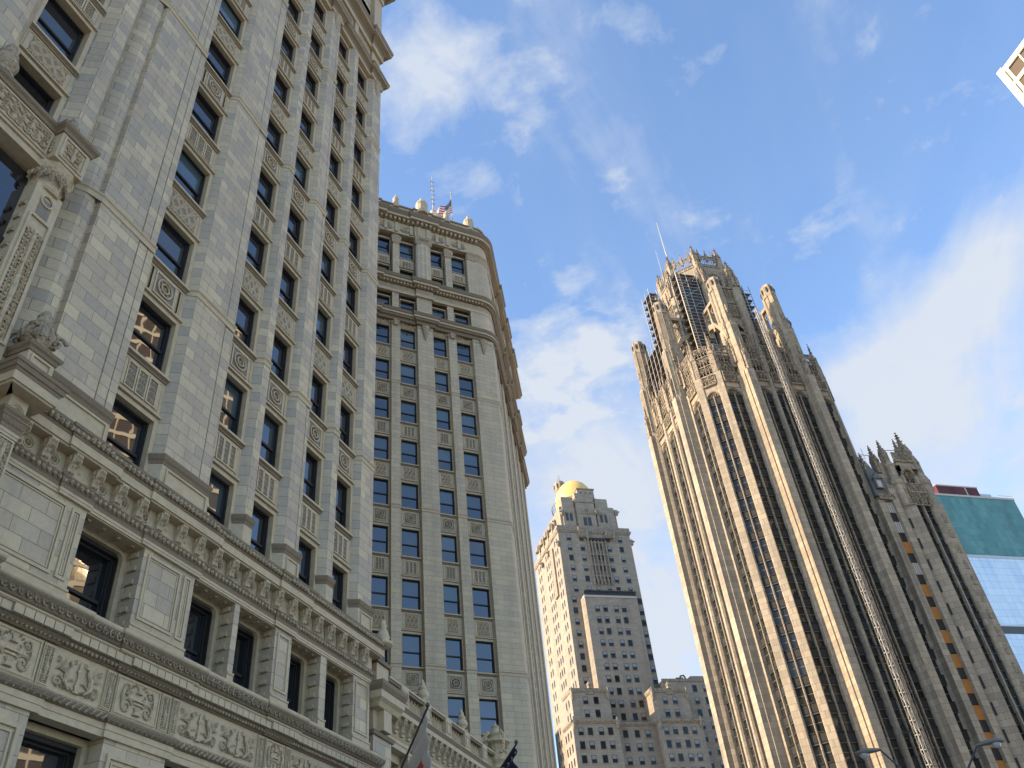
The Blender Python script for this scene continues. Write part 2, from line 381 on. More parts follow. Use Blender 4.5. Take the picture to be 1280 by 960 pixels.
def griffins(w, h, mat='rev', y=-.02):
    """two winged beasts flanking a candelabrum"""
    m = MB(); half = MB(); t = .036 * h
    half.tube([(w * .16, y, -h * .38), (w * .26, y - .01, -h * .22), (w * .24, y - .02, h * .02), (w * .17, y - .02, h * .2), (w * .20, y - .01, h * .34)], [t * .8, t * 1.8, t * 2.1, t * 1.3, t * 1.2], mat, 6)
    half.tube([(w * .2, y, h * .33), (w * .13, y - .01, h * .30)], [t * 1.3, t * .5], mat, 5)
    for k in range(6): half.tube([(w * .25, y, h * .02), (w * (.31 + .022 * k), y - .015, h * (.12 - .01 * k)), (w * (.29 + .036 * k), y - .02, h * (.42 - .08 * k))], [t * .7, t * .6, t * .2], mat, 4)
    for k in range(5): leaf(half, w * (.06 + .075 * k), -h * .43, .9 + .35 * (k % 2), h * .13, h * .035, mat, y)
    spiral(half, w * .43, h * .28, h * .09, 1.3, t * .6, mat, 1, 1, y, 10); spiral(half, w * .1, h * .36, h * .07, 1.2, t * .5, mat, -1, 2, y, 9)
    spiral(half, w * .38, -h * .26, h * .17, 1.4, t * .8, mat, -1, 2.6, y)
    half.tube([(w * .24, y, -h * .2), (w * .12, y - .01, -h * .1), (w * .07, y - .01, -h * .14)], [t, t * .8, t * .5], mat, 4)
    for k in range(3): leaf(half, w * (.1 + .1 * k), -h * .38, .5 + .5 * k, h * .16, h * .05, mat, y)
    m.merge(half); m.merge(half, mirror=True)
    m.lathe(0, y, [(h * .12, -h * .42), (h * .05, -h * .34), (h * .09, -h * .22), (h * .03, -h * .12), (h * .03, h * .08), (h * .09, h * .16), (h * .05, h * .24), (h * .02, h * .42)], mat, 7, .5)
    return m
def cartouche(w, h, mat='rev', y=-.02):
    m = MB(); t = .03
    half = MB(); spiral(half, w * .3, h * .26, w * .13, 1.4, t, mat, 1, 3.3, y); spiral(half, w * .28, -h * .24, w * .16, 1.5, t * 1.1, mat, -1, 2.8, y)
    half.tube([(w * .38, y, h * .3), (w * .42, y - .01, 0), (w * .36, y, -h * .3)], [t, t * 1.4, t], mat, 5)
    half.lathe(w * .2, y, [(.001, -h * .04 - .05), (w * .09, -.02), (w * .09, .06), (.001, .12)], mat, 8, .5)
    for k in range(5): leaf(half, w * .1 + w * .05 * k, h * (.38 - .05 * k), 1.2 - .4 * k, h * .12, h * .04, mat, y)
    m.merge(half); m.merge(half, mirror=True)
    m.box(-w * .16, w * .16, y - .03, 0, -h * .02, h * .03, mat); m.box(-w * .12, w * .12, y - .02, 0, -h * .12, -h * .08, mat)
    m.lathe(0, y, [(w * .1, -h * .42), (w * .04, -h * .3), (w * .09, -h * .2)], mat, 8, .5); m.lathe(0, y, [(w * .09, h * .2), (w * .03, h * .3), (w * .07, h * .42)], mat, 8, .5)
    return m

def spandrel(kind, w, h=1.42, sill=True):
    """origin at bottom centre, face plane y=0"""
    m = MB(); a = w / 2
    m.box(-a, a, 0, .3, 0, h, 'tcs')
    m.box(-a, a, -.11, 0, .015, .07, 'tcs'); m.box(-a, a, -.07, 0, .07, .12, 'tcd')
    if sill:
        m.sweep([(-a, 0), (a, 0)], [(0, h - .18), (.04, h - .16), (.05, h - .11), (.11, h - .06), (0, h - .06)], 'tcd'); m.box(-a, a, -.13, 0, h - .06, h + .02, 'tcs')
    z0, z1 = .2, h - .26; zc_, hh = (z0 + z1) / 2, z1 - z0
    m.frame(-a + .1, a - .1, z0 - .04, z1 + .02, .03, -.02, 0, 'tcs')
    if kind == 'rosette':
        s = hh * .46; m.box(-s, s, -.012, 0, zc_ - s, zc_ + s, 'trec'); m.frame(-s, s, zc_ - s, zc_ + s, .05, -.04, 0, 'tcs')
        m.ring(0, zc_, s * .68, .035, -.04, 'tcs', 16); m.ring(0, zc_, s * .36, .03, -.05, 'tcs', 12); m.lathe(0, -.03, [(.001, zc_ - .06), (.06, zc_), (.001, zc_ + .06)], 'tcs', 8)
        for q in range(8):
            an = q * math.pi / 4; leaf(m, s * .3 * math.cos(an), zc_ + s * .3 * math.sin(an), an, s * .42, s * .13, 'tcs', -.03, .03)
        for x in (-a + .26, a - .26, -s - .16, s + .16):
            if abs(x) > s + .04: m.box(x - .03, x + .03, -.03, 0, z0 + .05, z1 - .05, 'tcs')
    elif kind == 'slots':
        n = 3; pw = min(.3, (w - .7) / 3.6); gap = pw * 1.45
        for i in range(n):
            x = (i - 1) * gap
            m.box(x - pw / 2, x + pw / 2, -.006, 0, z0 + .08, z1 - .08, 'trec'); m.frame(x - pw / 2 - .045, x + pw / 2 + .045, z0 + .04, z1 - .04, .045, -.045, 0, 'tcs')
            for q in range(4):
                zz = z0 + .2 + q * (hh - .36) / 3
                spiral(m, x - pw * .18, zz, pw * .26, 1.1, .016, 'tcs', 1, q, -.02, 7); spiral(m, x + pw * .18, zz, pw * .26, 1.1, .016, 'tcs', -1, q + 1, -.02, 7)
        for x in (-a + .2, a - .2): m.box(x - .05, x + .05, -.03, 0, z0 + .04, z1 - .04, 'tcs')
    else:
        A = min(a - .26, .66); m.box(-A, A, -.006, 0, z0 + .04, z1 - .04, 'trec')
        nx = 3; cw = 2 * A / nx; ch = hh - .1
        for i in range(nx + 1):
            for sg in (1, -1):
                for (xa, za, xb, zb) in ((0, 0, cw * sg, ch / 2), (0, ch, cw * sg, ch / 2), (0, ch / 2, cw * sg / 2, 0), (0, ch / 2, cw * sg / 2, ch)):
                    x0, x1 = -A + cw * i + xa, -A + cw * i + xb
                    if min(x0, x1) < -A - .01 or max(x0, x1) > A + .01: continue
                    m.tube([(x0, -.012, z0 + .05 + za), (x1, -.012, z0 + .05 + zb)], .034, 'tcs', 4)
        for i in range(nx):
            for j in range(2): m.lathe(-A + cw * (i + .5), -.01, [(.001, z0 + .05 + ch * (.25 + .5 * j) - .07), (.05, z0 + .05 + ch * (.25 + .5 * j)), (.001, z0 + .05 + ch * (.25 + .5 * j) + .07)], 'tcs', 6, .6)
    return m
def sash(w, h, ring=.16, depth=.34, top=.15, stone='tcs'):
    """window unit: stone ring and black sashes, origin at sill centre, ring face y=-.02, glass at y=depth; returns (frame, glass)"""
    a = w / 2; m = MB()
    m.box(-a, -a + ring, -.03, depth + .1, 0, h, stone); m.box(a - ring, a, -.03, depth + .1, 0, h, stone); m.box(-a, a, -.03, depth + .1, h, h + top, stone)
    m.box(-a + ring, a - ring, .0, depth + .1, -.04, .03, stone)
    b = a - ring
    m.frame(-b, b, .03, h, .05, depth - .12, depth + .04, 'black')
    m.box(-b + .05, -b + .08, depth - .06, depth + .04, .08, h - .05, 'black'); m.box(b - .08, b - .05, depth - .06, depth + .04, .08, h - .05, 'black')
    zm = h * .47; m.box(-b + .05, b - .05, depth - .06, depth + .04, zm - .04, zm + .04, 'black'); m.box(-b + .08, b - .08, depth - .04, depth + .04, .08, .13, 'black')
    m.box(-b, b, depth + .3, depth + .32, 0, h, 'black')
    return m, b, zm
def pane(b, z0, z1, y, mat):
    m = MB(); m.add([(-b, y, z0), (b, y, z0), (b, y, z1), (-b, y, z1)], [(0, 1, 2, 3)], mat); return m
WIN = {}
def wkind(w, h, blind, **k):
    m, b, zm = sash(w, h, **k); d = k.get('depth', .34)
    return (m, [pane(b - .05, .06, zm, d, 'glass'), pane(b - .05, zm, h - .04, d - .02, 'blind' if blind else 'glass')])
def win(lst, kinds, score, w, h, x, y, z, rz=0.0, blind=.5, **k):
    bl = random.random() < blind; key = (round(w, 2), round(h, 2), bl, tuple(sorted(k.items())))
    if key not in kinds: kinds[key] = wkind(w, h, bl, **k)
    lst.append((score, key, x, y, z, rz))
def console(w=.30, d=.34, h=.62):
    """scroll bracket, back at y=0, top at z=0"""
    m = MB(); prof = [(0, 0), (-d, 0), (-d * 1.02, -.08), (-d * .86, -.16), (-d * .62, -.24), (-d * .5, -.36), (-d * .52, -.5), (-d * .4, -h), (0, -h)]
    n = len(prof); vs = [(-w / 2, p[0], p[1]) for p in prof] + [(w / 2, p[0], p[1]) for p in prof]
    m.add(vs, [tuple(range(n)), tuple(range(2 * n - 1, n - 1, -1))] + [((i + 1) % n, i, n + i, n + (i + 1) % n) for i in range(n)], 'rev')
    for q in range(4):
        t = q / 3; y = -d * (.95 - .42 * t); z = -.1 - .13 * q
        spiral(m, -w * .2, z, w * .17, 1.0, .018, 'tcc', 1, q, y - .02, 7); spiral(m, w * .2, z, w * .17, 1.0, .018, 'tcc', -1, q + 2, y - .02, 7)
    for sx in (-w / 2 - .005, w / 2 + .005):
        pts = [(sx, -d * .66 + d * .24 * math.cos(a * .6), -.16 + .13 * math.sin(a * .6)) for a in range(11)]
        m.tube(pts, .02, 'rev', 4)
    return m
def rosette_disc(r=.2):
    m = MB(); m.ring(0, 0, r, .028, -.02, 'rev', 16); m.ring(0, 0, r * .62, .02, -.02, 'rev', 12)
    for q in range(6): leaf(m, 0, 0, q * math.pi / 3 + .5, r * .6, r * .2, 'rev', -.01, .04)
    m.lathe(0, -.02, [(.001, -.05), (.045, 0), (.001, .05)], 'rev', 8); return m
def urn(h=1.0, fat=1.0):
    r = .24 * h * fat; m = MB()
    m.lathe(0, 0, [(r * 1.0, 0), (r * 1.0, .06 * h), (r * .55, .10 * h), (r * .45, .15 * h), (r * .95, .26 * h), (r * 1.05, .36 * h), (r * .85, .48 * h), (r * .55, .56 * h), (r * .78, .60 * h),
                      (r * .62, .64 * h), (r * .50, .72 * h), (r * .36, .79 * h), (r * .46, .82 * h), (r * .22, .87 * h), (r * .26, .93 * h), (r * .12, .98 * h), (.001, 1.0 * h)], 'urn', 14)
    return m

# ------------------------------------------------------------------ setting: ground, avenue, pavements
def sheet(name, pts, z, mat):
    m = MB(); m.add([(x, y, z) for x, y in pts], [tuple(range(len(pts)))], mat); o = m.build(name); o['kind'] = 'structure'; return o
sheet('ground', [(-2500, -2500), (2500, -2500), (2500, 2500), (-2500, 2500)], -.004, 'ground')
sheet('road', [(4, -80), (26, -80), (26, 40), (-5, 260), (-27, 250), (4, 38)], 0.0, 'asph')
m = MB(); m.prism([(-14.4, -80), (3.7, -80), (3.7, 38), (-27.3, 250), (-45, 250), (-14.4, 30)], 0.0, .13, 'conc'); o = m.build('pavement'); o['kind'] = 'structure'
m = MB(); m.prism([(26.3, -80), (34, -80), (34, 41), (4, 262), (-4.7, 260), (26.3, 40)], 0.0, .13, 'conc'); o = m.build('pavement'); o['kind'] = 'structure'
m = MB()
for k in range(18): m.box(14.9, 15.05, -78 + 6 * k, -75 + 6 * k, .004, .0045, 'paint')
m.box(4.5, 4.62, -80, 38, .004, .0045, 'paint'); m.box(25.4, 25.52, -80, 38, .004, .0045, 'paint')
o = m.build('road_markings'); o['kind'] = 'structure'

# ------------------------------------------------------------------ shared terracotta tower parts
KIND = ['rosette', 'lattice', 'slots']
SP = {}
def panel_mesh(kind, w, h=1.42, sill=True):
    key = (kind, round(w, 2), h, sill)
    if key not in SP: mb = spandrel(kind, w, h, sill); SP[key] = (mb, mb.mesh('spandrel_panel'))
    return SP[key]
def pier_poly(a, b, groove=None, splay=.2, rs=.05, back=1.0, sp=.27):
    p = [(a, 0)]
    if groove: p += [(groove - .03, 0), (groove - .015, .06), (groove + .015, .06), (groove + .03, .02), (b, .02)]
    else: p += [(b, 0)]
    return p + [(b + rs, sp), (b + rs, back), (a - splay, back), (a - splay, sp)]
def band_prof(z, k=1.0): return [(0, z - .24), (.025 * k, z - .24), (.03 * k, z - .07), (.075 * k, z - .02), (.075 * k, z + .03), (.0, z + .07)]

# ------------------------------------------------------------------ near tower (left)
ST = root('terracotta_office_tower', -14.6, 0, 90, 'huge pale terracotta tower filling the left edge, its carved lower storeys close by', 'building')
piers = [(10.24, 12.45, 11.85), (14.43, 16.34, 15.9), (18.03, 18.40, None), (20.12, 20.97, 20.77), (22.65, 23.04, None), (24.80, 25.78, None)]
gaps = [(12.45, 14.43), (16.34, 18.03), (18.40, 20.12), (20.97, 22.65), (23.04, 24.80)]
L0, FL = 20.0, 3.70
m = MB(); m.box(-14, 25.5, 1.0, 27, -1.7, 63.0, 'tc'); m.box(25.3, 25.77, .6, 27.3, -1.7, 63, 'tc'); part(m, 'wall', ST)
m = MB(); m.box(-14, 25.6, .9, 27, 63, 64.0, 'roof'); part(m, 'roof', ST)
for (a, b, g) in piers:
    m = MB(); sp = .2 if a > 11 else .0
    if a > 11: m.prism(pier_poly(a, b, g, .2), 12.5, 48.6, 'tc')
    else:  # broad pier with a splayed return on its left
        m.prism([(10.30, 0), (11.82, 0), (11.835, .06), (11.865, .06), (11.88, .02), (12.18, .02), (12.19, .05), (12.21, .05), (12.22, .02), (12.45, .02), (12.5, .27), (12.5, 1.0), (9.4, 1.0), (9.45, .42), (9.87, .13), (10.16, .10), (10.2, .16), (10.26, .16)], 12.5, 62, 'tc')
    part(m, 'pier', ST)
    path = [(a - sp, .27), (a, 0), (b, 0)] if a > 11 else [(9.5, .40), (9.87, .13), (10.3, 0), (12.45, 0)]
    for z in (20.05, 31.15, 42.2): m = MB(); m.sweep(path, band_prof(z), 'tcs'); part(m, 'band_course', ST)
    m = MB(); w = .07      # moulded pier base above the cornice
    base = [(a - sp - .02, .27), (a - .03, -.04), (b + .0, -.04)] if a > 11 else [(9.5, .38), (9.85, .09), (10.3, -.04), (12.45, -.04)]
    m.sweep(base, [(-.3, 12.5), (.05, 12.5), (.05, 12.72), (.02, 12.76), (.02, 13.42), (-.3, 13.42)], 'tcs')
    m.sweep(base, [(-.3, 13.42), (.03, 13.42), (.05, 13.5), (.09, 13.56), (.12, 13.66), (.12, 13.70), (-.3, 13.80)], 'tcd')
    if b - a > .6:
        m.frame(a + .12, b - .1, 12.8, 13.36, .05, -.10, -.05, 'tcs')
    part(m, 'pier_base', ST)
lst, kinds = [], {}
for (a, b) in gaps:
    la, rb = a + .05, b - .2; w = rb - la; cx = (la + rb) / 2
    for k in range(-2, 8):
        z = L0 + FL * k
        win(lst, kinds, k, w, 2.13, cx, .27, z, blind=.12, ring=.14, depth=.27)
        if k >= -1 and z < 48: pplace(panel_mesh(KIND[k % 3], w)[1], 'spandrel_panel', ST, cx, .27, z - 1.42)
    m = MB(); m.box(a, b, .3, 1.0, 48.1, 63, 'tc'); part(m, 'wall', ST)
# left bay above the portal
m = MB(); m.prism([(8.95, -.02), (9.25, -.02), (9.38, .12), (9.38, 1.0), (8.5, 1.0), (8.5, .42), (8.6, .3), (8.8, -.02)], 20.1, 62, 'tc'); part(m, 'pier', ST)
m = MB(); m.prism([(5.3, -.02), (6.3, -.02), (6.5, .05), (6.75, .3), (6.75, 1.0), (4.9, 1.0), (4.9, .3)], 20.1, 62, 'tc'); part(m, 'pier', ST)
m = MB(); m.prism([(-1, -.02), (3.0, -.02), (3.1, 1.0), (-1, 1.0)], 20.1, 62, 'tc'); part(m, 'pier', ST)
for k in range(0, 7):
    z = L0 + .2 + FL * k
    for cx in (7.62, 4.0):
        win(lst, kinds, k + .5, 1.76, 2.3, cx, .4, z, blind=.0, ring=.14, depth=.36)
        if k: pplace(panel_mesh(KIND[k % 3], 1.76, 1.25)[1], 'spandrel_panel', ST, cx, .4, z - 1.25)
many(lst, ST, kinds, 120)

# cornices: jogged paths (x, y) with the outside on the right
def jog(x0, x1, y, js, d, wrap=None):
    p = [(x0, y)]
    for (a, b) in js: p += [(a, y), (a, y - d), (b, y - d), (b, y)]
    p.append((x1, y))
    if wrap: p[-1] = (x1, p[-1][1]); p.append((x1, wrap))
    return p
J = [(14.3, 16.45), (20.0, 21.05), (24.7, 25.8)]
cp = [(-6, -.2), (9.3, -.2), (9.3, -.72), (9.75, -.72), (9.75, 0)] + jog(10.72, 25.82, 0, [(11.6, 12.5), (14.3, 16.45), (20.0, 21.05)], .05)[1:] + [(25.82, 6)]
m = MB()
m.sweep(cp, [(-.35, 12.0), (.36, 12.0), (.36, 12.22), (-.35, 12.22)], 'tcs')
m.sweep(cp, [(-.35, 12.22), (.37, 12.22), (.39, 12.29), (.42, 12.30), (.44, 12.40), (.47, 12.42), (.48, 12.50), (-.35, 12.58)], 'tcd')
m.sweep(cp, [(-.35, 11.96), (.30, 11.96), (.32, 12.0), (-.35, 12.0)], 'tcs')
MC = m
cpl = [(-6, -.16), (9.33, -.16), (9.33, -.68), (9.72, -.68), (9.72, 0)] + cp[5:]
m = MB(); m.sweep(cpl, [(-.35, 11.28), (.03, 11.28), (.03, 11.96), (-.35, 11.96)], 'tcs'); part(m, 'frieze', ST)
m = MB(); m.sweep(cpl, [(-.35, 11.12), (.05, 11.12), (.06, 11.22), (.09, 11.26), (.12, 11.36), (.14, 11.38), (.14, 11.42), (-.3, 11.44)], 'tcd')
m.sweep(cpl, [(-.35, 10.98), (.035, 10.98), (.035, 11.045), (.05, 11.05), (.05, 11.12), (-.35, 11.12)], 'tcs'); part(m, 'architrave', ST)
cm, rm = console(.21, .28, .56).mesh('bracket'), rosette_disc(.165).mesh('rosette')
x = 10.15
while x < 25.7:
    pplace(cm, 'bracket', ST, x, -.05, 11.97); pplace(rm, 'rosette', ST, x + .31, -.04, 11.66); x += .745
for x in (6.2, 7.3, 8.4): pplace(cm, 'bracket', ST, x, -.19, 11.97)
pplace(rm, 'rosette', ST, 9.53, -.70, 11.62)
for k in range(8): pplace(cm, 'bracket', ST, 25.85, .4 + .745 * k, 11.97, math.pi / 2)
egg = MC; eg = MB(); eg.lathe(0, 0, [(.001, -.07), (.06, -.02), (.06, .03), (.001, .09)], 'tcc', 6, .7)
x = 10.2
while x < 25.9: egg.merge(eg, (x, -.45 - (.05 if (14.3 < x < 16.45 or 20 < x < 21.05 or 11.6 < x < 12.5) else 0), 12.35), 0, 1.15); egg.merge(eg, (x, -.125 - (.05 if (14.3 < x < 16.45 or 20 < x < 21.05 or 11.6 < x < 12.5) else 0), 11.31), 0, .95); x += .155
part(egg, 'modillion_cornice', ST)

# fourth storey: pilaster panels between deep openings
low = [(9.7, 12.50), (14.46, 16.38), (18.14, 18.37), (20.11, 20.97), (22.63, 22.99), (24.69, 25.80)]
ops = [(12.50, 14.46), (16.38, 18.14), (18.37, 20.11), (20.97, 22.63), (22.99, 24.69)]
for (a, b) in low:
    m = MB(); m.box(a, b, 0, 1.0, 8.4, 11.0, 'tc')
    z0, z1 = 9.15, 10.86; w = b - a
    if w > 1.5:
        s = .42
        cuts = [(a + .14, b - s - .12), (b - s, b - .12)] if a > 12 else [(a + .3, b - s - .14), (b - s, b - .12)]
        for (p, q) in cuts: m.frame(p, q, z0, z1, .07, -.035, 0, 'tcs'); m.frame(p + .1, q - .1, z0 + .1, z1 - .1, .03, -.018, 0, 'tcs')
    elif w > .6: m.frame(a + .12, b - .12, z0, z1, .07, -.035, 0, 'tcs')
    m.sweep([(a - .02, .0), (b + .02, .0)], [(-.2, 8.62), (.05, 8.62), (.05, 8.78), (.03, 8.8), (.03, 8.93), (.055, 8.95), (.055, 9.0), (-.2, 9.02)], 'tcs')
    part(m, 'pilaster', ST)
lst, kinds = [], {}
for (a, b) in ops:
    m = MB(); cx = (a + b) / 2; w = b - a; d = .5; r = .16     # round-cornered inner surround with block ornament on the reveals
    m.box(a, b, .0, 1.0, 10.95, 11.1, 'tcs')
    for sx in (a, b - .14): m.box(sx, sx + .14, d, 1.1, 8.4, 10.95, 'tcs')
    m.box(a + .14, b - .14, d, 1.1, 10.84, 10.95, 'tcs')
    for sg, xx in ((1, a + .14), (-1, b - .14)):
        m.plate([(xx, 10.84)] + [(xx + sg * (r - r * math.cos(t * math.pi / 10)), 10.84 - r + r * math.sin(t * math.pi / 10)) for t in range(6)][::sg], d, 1.1, 'tcs')
    for k in range(6):
        z = 8.95 + .36 * k
        for sx, sg in ((a, 1), (b, -1)):
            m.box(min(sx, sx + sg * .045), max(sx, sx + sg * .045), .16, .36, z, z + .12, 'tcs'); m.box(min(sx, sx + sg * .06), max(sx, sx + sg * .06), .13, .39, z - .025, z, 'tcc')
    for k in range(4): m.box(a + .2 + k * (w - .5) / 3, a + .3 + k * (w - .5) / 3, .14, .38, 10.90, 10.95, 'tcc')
    part(m, 'window_surround', ST)
    win(lst, kinds, 0, w - .26, 2.2, cx, .66, 8.55, blind=0, ring=.04, depth=.22, top=.12, stone='black')
many(lst, ST, kinds, 30)

# second cornice: foliage crown, bead, dentils
cp2 = [(-6, -.06), (9.28, -.06), (9.28, -.52), (9.8, -.52), (9.8, 0)] + jog(9.8, 25.84, 0, [(10.9, 12.6), (14.35, 16.5), (19.95, 21.1), (24.6, 25.84)][:3], .05)[1:] + [(25.84, 6)]
m = MB(); m.sweep(cp2, [(-.3, 8.46), (.40, 8.46), (.42, 8.50), (.42, 8.56), (.36, 8.60), (-.3, 8.66)], 'tcs')
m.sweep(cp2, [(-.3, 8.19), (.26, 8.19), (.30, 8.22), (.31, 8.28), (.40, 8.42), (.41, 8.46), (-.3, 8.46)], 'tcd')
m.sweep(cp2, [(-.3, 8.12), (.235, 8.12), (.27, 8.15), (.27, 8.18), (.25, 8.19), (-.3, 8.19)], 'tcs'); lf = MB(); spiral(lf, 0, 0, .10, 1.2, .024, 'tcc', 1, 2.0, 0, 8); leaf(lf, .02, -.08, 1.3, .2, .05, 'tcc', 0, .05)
x = 8.0
while x < 26.2: m.merge(lf, (x, -.40, 8.33)); x += .21
part(m, 'foliage_cornice', ST)
m = MB(); x = 7.0
m.sweep(cp2, [(-.3, 7.93), (.20, 7.93), (.20, 8.12), (-.3, 8.12)], 'trec')
while x < 26.0:
    dj = .05 if (14.35 < x < 16.5 or 19.95 < x < 21.1 or 10.9 < x < 12.6) else (.52 if 9.2 < x < 9.8 else .06 if x < 9.2 else 0)
    m.box(x, x + .235, -.255 - dj, -.1, 7.94, 8.115, 'tcs'); x += .26
part(m, 'dentil_band', ST)
m = MB(); m.sweep(cp2, [(-.3, 7.80), (.03, 7.80), (.06, 7.84), (.10, 7.86), (.15, 7.92), (.16, 7.93), (-.3, 7.93)], 'tcd')
x = 7.0
while x < 26: m.merge(eg, (x, -.13, 7.87), 0, .7); x += .12
part(m, 'leaf_moulding', ST)
m = MB(); m.box(-6, 25.82, 0.0, 1.0, 6.85, 7.82, 'tcs'); part(m, 'frieze', ST)
def frieze_panel(x0, x1, kind, seed=0):
    w, h = x1 - x0, .86; m = MB(); cx = (x0 + x1) / 2
    if kind != 'g': m.box(-w / 2, w / 2, -.045, 0, -h / 2, h / 2, 'tcs'); m.frame(-w / 2 + .03, w / 2 - .03, -h / 2 + .03, h / 2 - .03, .025, -.065, -.045, 'tcs')
    if kind == 'c': m.merge(cartouche(w * .86, h * .9), (0, -.05, 0))
    elif kind == 'n': m.merge(scrolls(w * .7, h * .86, seed, th=.016), (0, -.05, 0))
    else:
        n = max(1, round(w / 1.35))
        for i in range(n): m.merge(griffins(w / n * .98, h * .92), (-w / 2 + w / n * (i + .5), -.01, 0))
    part(m, 'carved_frieze_panel', ST, cx, 0, 7.33)
for a in [(6.2, 7.7, 'c'), (7.8, 9.0, 'g'), (9.1, 10.3, 'g'), (10.4, 10.75, 'n'), (10.85, 12.25, 'c'), (12.3, 12.6, 'n'), (12.66, 14.05, 'g'), (14.1, 14.36, 'n'), (14.42, 15.84, 'c'), (15.88, 16.2, 'n'), (16.28, 16.5, 'n'),
          (16.55, 19.7, 'g'), (19.75, 20.0, 'n'), (20.08, 21.0, 'c'), (21.05, 21.3, 'n'), (21.35, 24.3, 'g'), (24.35, 24.6, 'n'), (24.68, 25.75, 'c')]: frieze_panel(*a)
m = MB(); m.sweep(cp2, [(-.3, 6.84), (.03, 6.84), (.05, 6.88), (-.3, 6.9)], 'tcs')
m.sweep(cp2, [(-.3, 6.66), (.04, 6.66), (.10, 6.70), (.125, 6.76), (.10, 6.82), (.04, 6.84), (-.3, 6.84)], 'tcd'); x = 7.0
while x < 26: m.tube([(x, -.11, 6.68), (x + .07, -.15, 6.75), (x + .14, -.11, 6.83)], .028, 'tcc', 4); x += .17
part(m, 'rope_moulding', ST)
m = MB(); m.sweep(cp2, [(-.3, 6.38), (.0, 6.38), (.0, 6.52), (.02, 6.53), (.02, 6.66), (-.3, 6.66)], 'tcs'); part(m, 'lintel_course', ST)
for (a, b) in [(-6, 8.9), (8.9, 12.43), (14.45, 16.4), (18.1, 18.4), (20.1, 21.0), (22.6, 23.0), (24.65, 25.80)]:
    m = MB(); m.box(a, b, 0.02, 1.0, -1.7, 6.40, 'tc')
    if b - a > .8:
        q = a + .15
        if a < 9: q = a + .3
        m.frame(q, b - .15, 1.2, 6.1, .09, -.03, .02, 'tcs'); m.frame(q + .15, b - .3, 1.4, 5.95, .04, -.01, .02, 'tcs')
    part(m, 'pilaster', ST)
lst, kinds = [], {}
for (a, b) in [(12.43, 14.45), (16.4, 18.1), (18.4, 20.1), (21.0, 22.6), (23.0, 24.65)]:
    m = MB()
    for sx in (a, b - .12): m.box(sx, sx + .12, .45, 1.1, -1.7, 6.4, 'tcs')
    m.box(a + .12, b - .12, .45, 1.1, 6.25, 6.4, 'tcs')
    part(m, 'window_surround', ST); win(lst, kinds, 0, b - a - .2, 3.4, (a + b) / 2, .62, 2.75, blind=0, ring=.04, depth=.22, top=.2, stone='black')
many(lst, ST, kinds, 30)

# carved portal bay at far left: colonnette pilaster, capital, entablature block, urns
m = MB()
m.box(-6, 8.45, .3, 1.0, 12.5, 20.2, 'tc'); part(m, 'wall', ST)
m = MB(); m.box(3.2, 8.3, .1, .8, 12.5, 18.6, 'glass'); m.box(5.6, 5.8, .0, .1, 12.5, 18.6, 'black'); m.box(3.2, 8.3, .02, .1, 16.0, 16.2, 'black'); part(m, 'portal_glazing', ST)
m = MB(); m.box(8.28, 9.06, -.32, .4, 12.6, 18.2, 'tcs'); m.box(8.3, 8.45, .35, 1.0, 12.5, 20, 'tcs')
m.frame(8.36, 9.0, 13.2, 17.1, .06, -.37, -.32, 'tcs')
m.merge(scrolls(.46, 3.3, 11, 'rev', .028), (8.68, -.35, 15.0))
m.add([(8.5, -.33, 17.2), (8.86, -.33, 17.2), (8.86, -.33, 17.8), (8.5, -.33, 17.8)], [(0, 1, 2, 3)], 'trec')
m.ring(8.68, 17.75, .17, .03, -.35, 'tcs')
for k in range(9):
    for q in (-1, 1): m.box(8.22, 8.28, -.18 + q * .06, -.10 + q * .06, 13.3 + .5 * k, 13.42 + .5 * k, 'tcc')
part(m, 'portal_pilaster', ST)
m = MB(); m.lathe(8.68, -.02, [(.40, 18.1), (.44, 18.16), (.40, 18.22), (.40, 18.3), (.44, 18.5), (.52, 18.75), (.60, 18.9), (.62, 19.0)], 'rev', 8, 1.0, math.pi / 8)
for q in range(12):
    an = math.pi + q * math.pi / 11; cx, cy = 8.68 + .5 * math.cos(an), -.02 + .5 * math.sin(an)
    t = MB(); spiral(t, 0, 0, .12, 1.3, .03, 'rev', 1 if q % 2 else -1, q, 0, 9); leaf(t, 0, -.3, 1.57, .3, .09, 'rev'); m.merge(t, (cx, cy, 18.62 + .12 * (q % 2)), an + math.pi / 2)
part(m, 'capital', ST)
m = MB(); m.box(8.22, 9.14, -.62, .4, 18.98, 19.98, 'tcs'); m.frame(8.3, 9.06, 19.08, 19.88, .05, -.66, -.62, 'tcs'); m.merge(scrolls(.52, .6, 4, 'rev', .025), (8.68, -.63, 19.48))
t = scrolls(.5, .55, 9, 'rev', .022); m.merge(t, (8.21, -.2, 19.48), -math.pi / 2)
m.sweep([(8.22, .4), (8.22, -.62), (9.14, -.62), (9.14, .4)], [(-.2, 19.98), (.04, 19.98), (.06, 20.1), (.14, 20.18), (.15, 20.28), (-.2, 20.34)], 'tcd')
part(m, 'entablature_block', ST)
m = MB(); m.box(2.5, 8.22, -.34, .4, 18.95, 20.0, 'tcs'); m.merge(scrolls(3.4, .7, 21, 'rev', .03), (6.4, -.36, 19.5)); m.frame(4.4, 8.15, 19.05, 19.92, .05, -.38, -.34, 'tcs')
m.sweep([(2.5, -.34), (8.22, -.34)], [(-.2, 20.0), (.04, 20.0), (.06, 20.1), (.12, 20.16), (.13, 20.26), (-.2, 20.32)], 'tcd')
m.box(2.5, 8.22, -.28, .4, 18.72, 18.95, 'tcs'); part(m, 'balcony', ST)
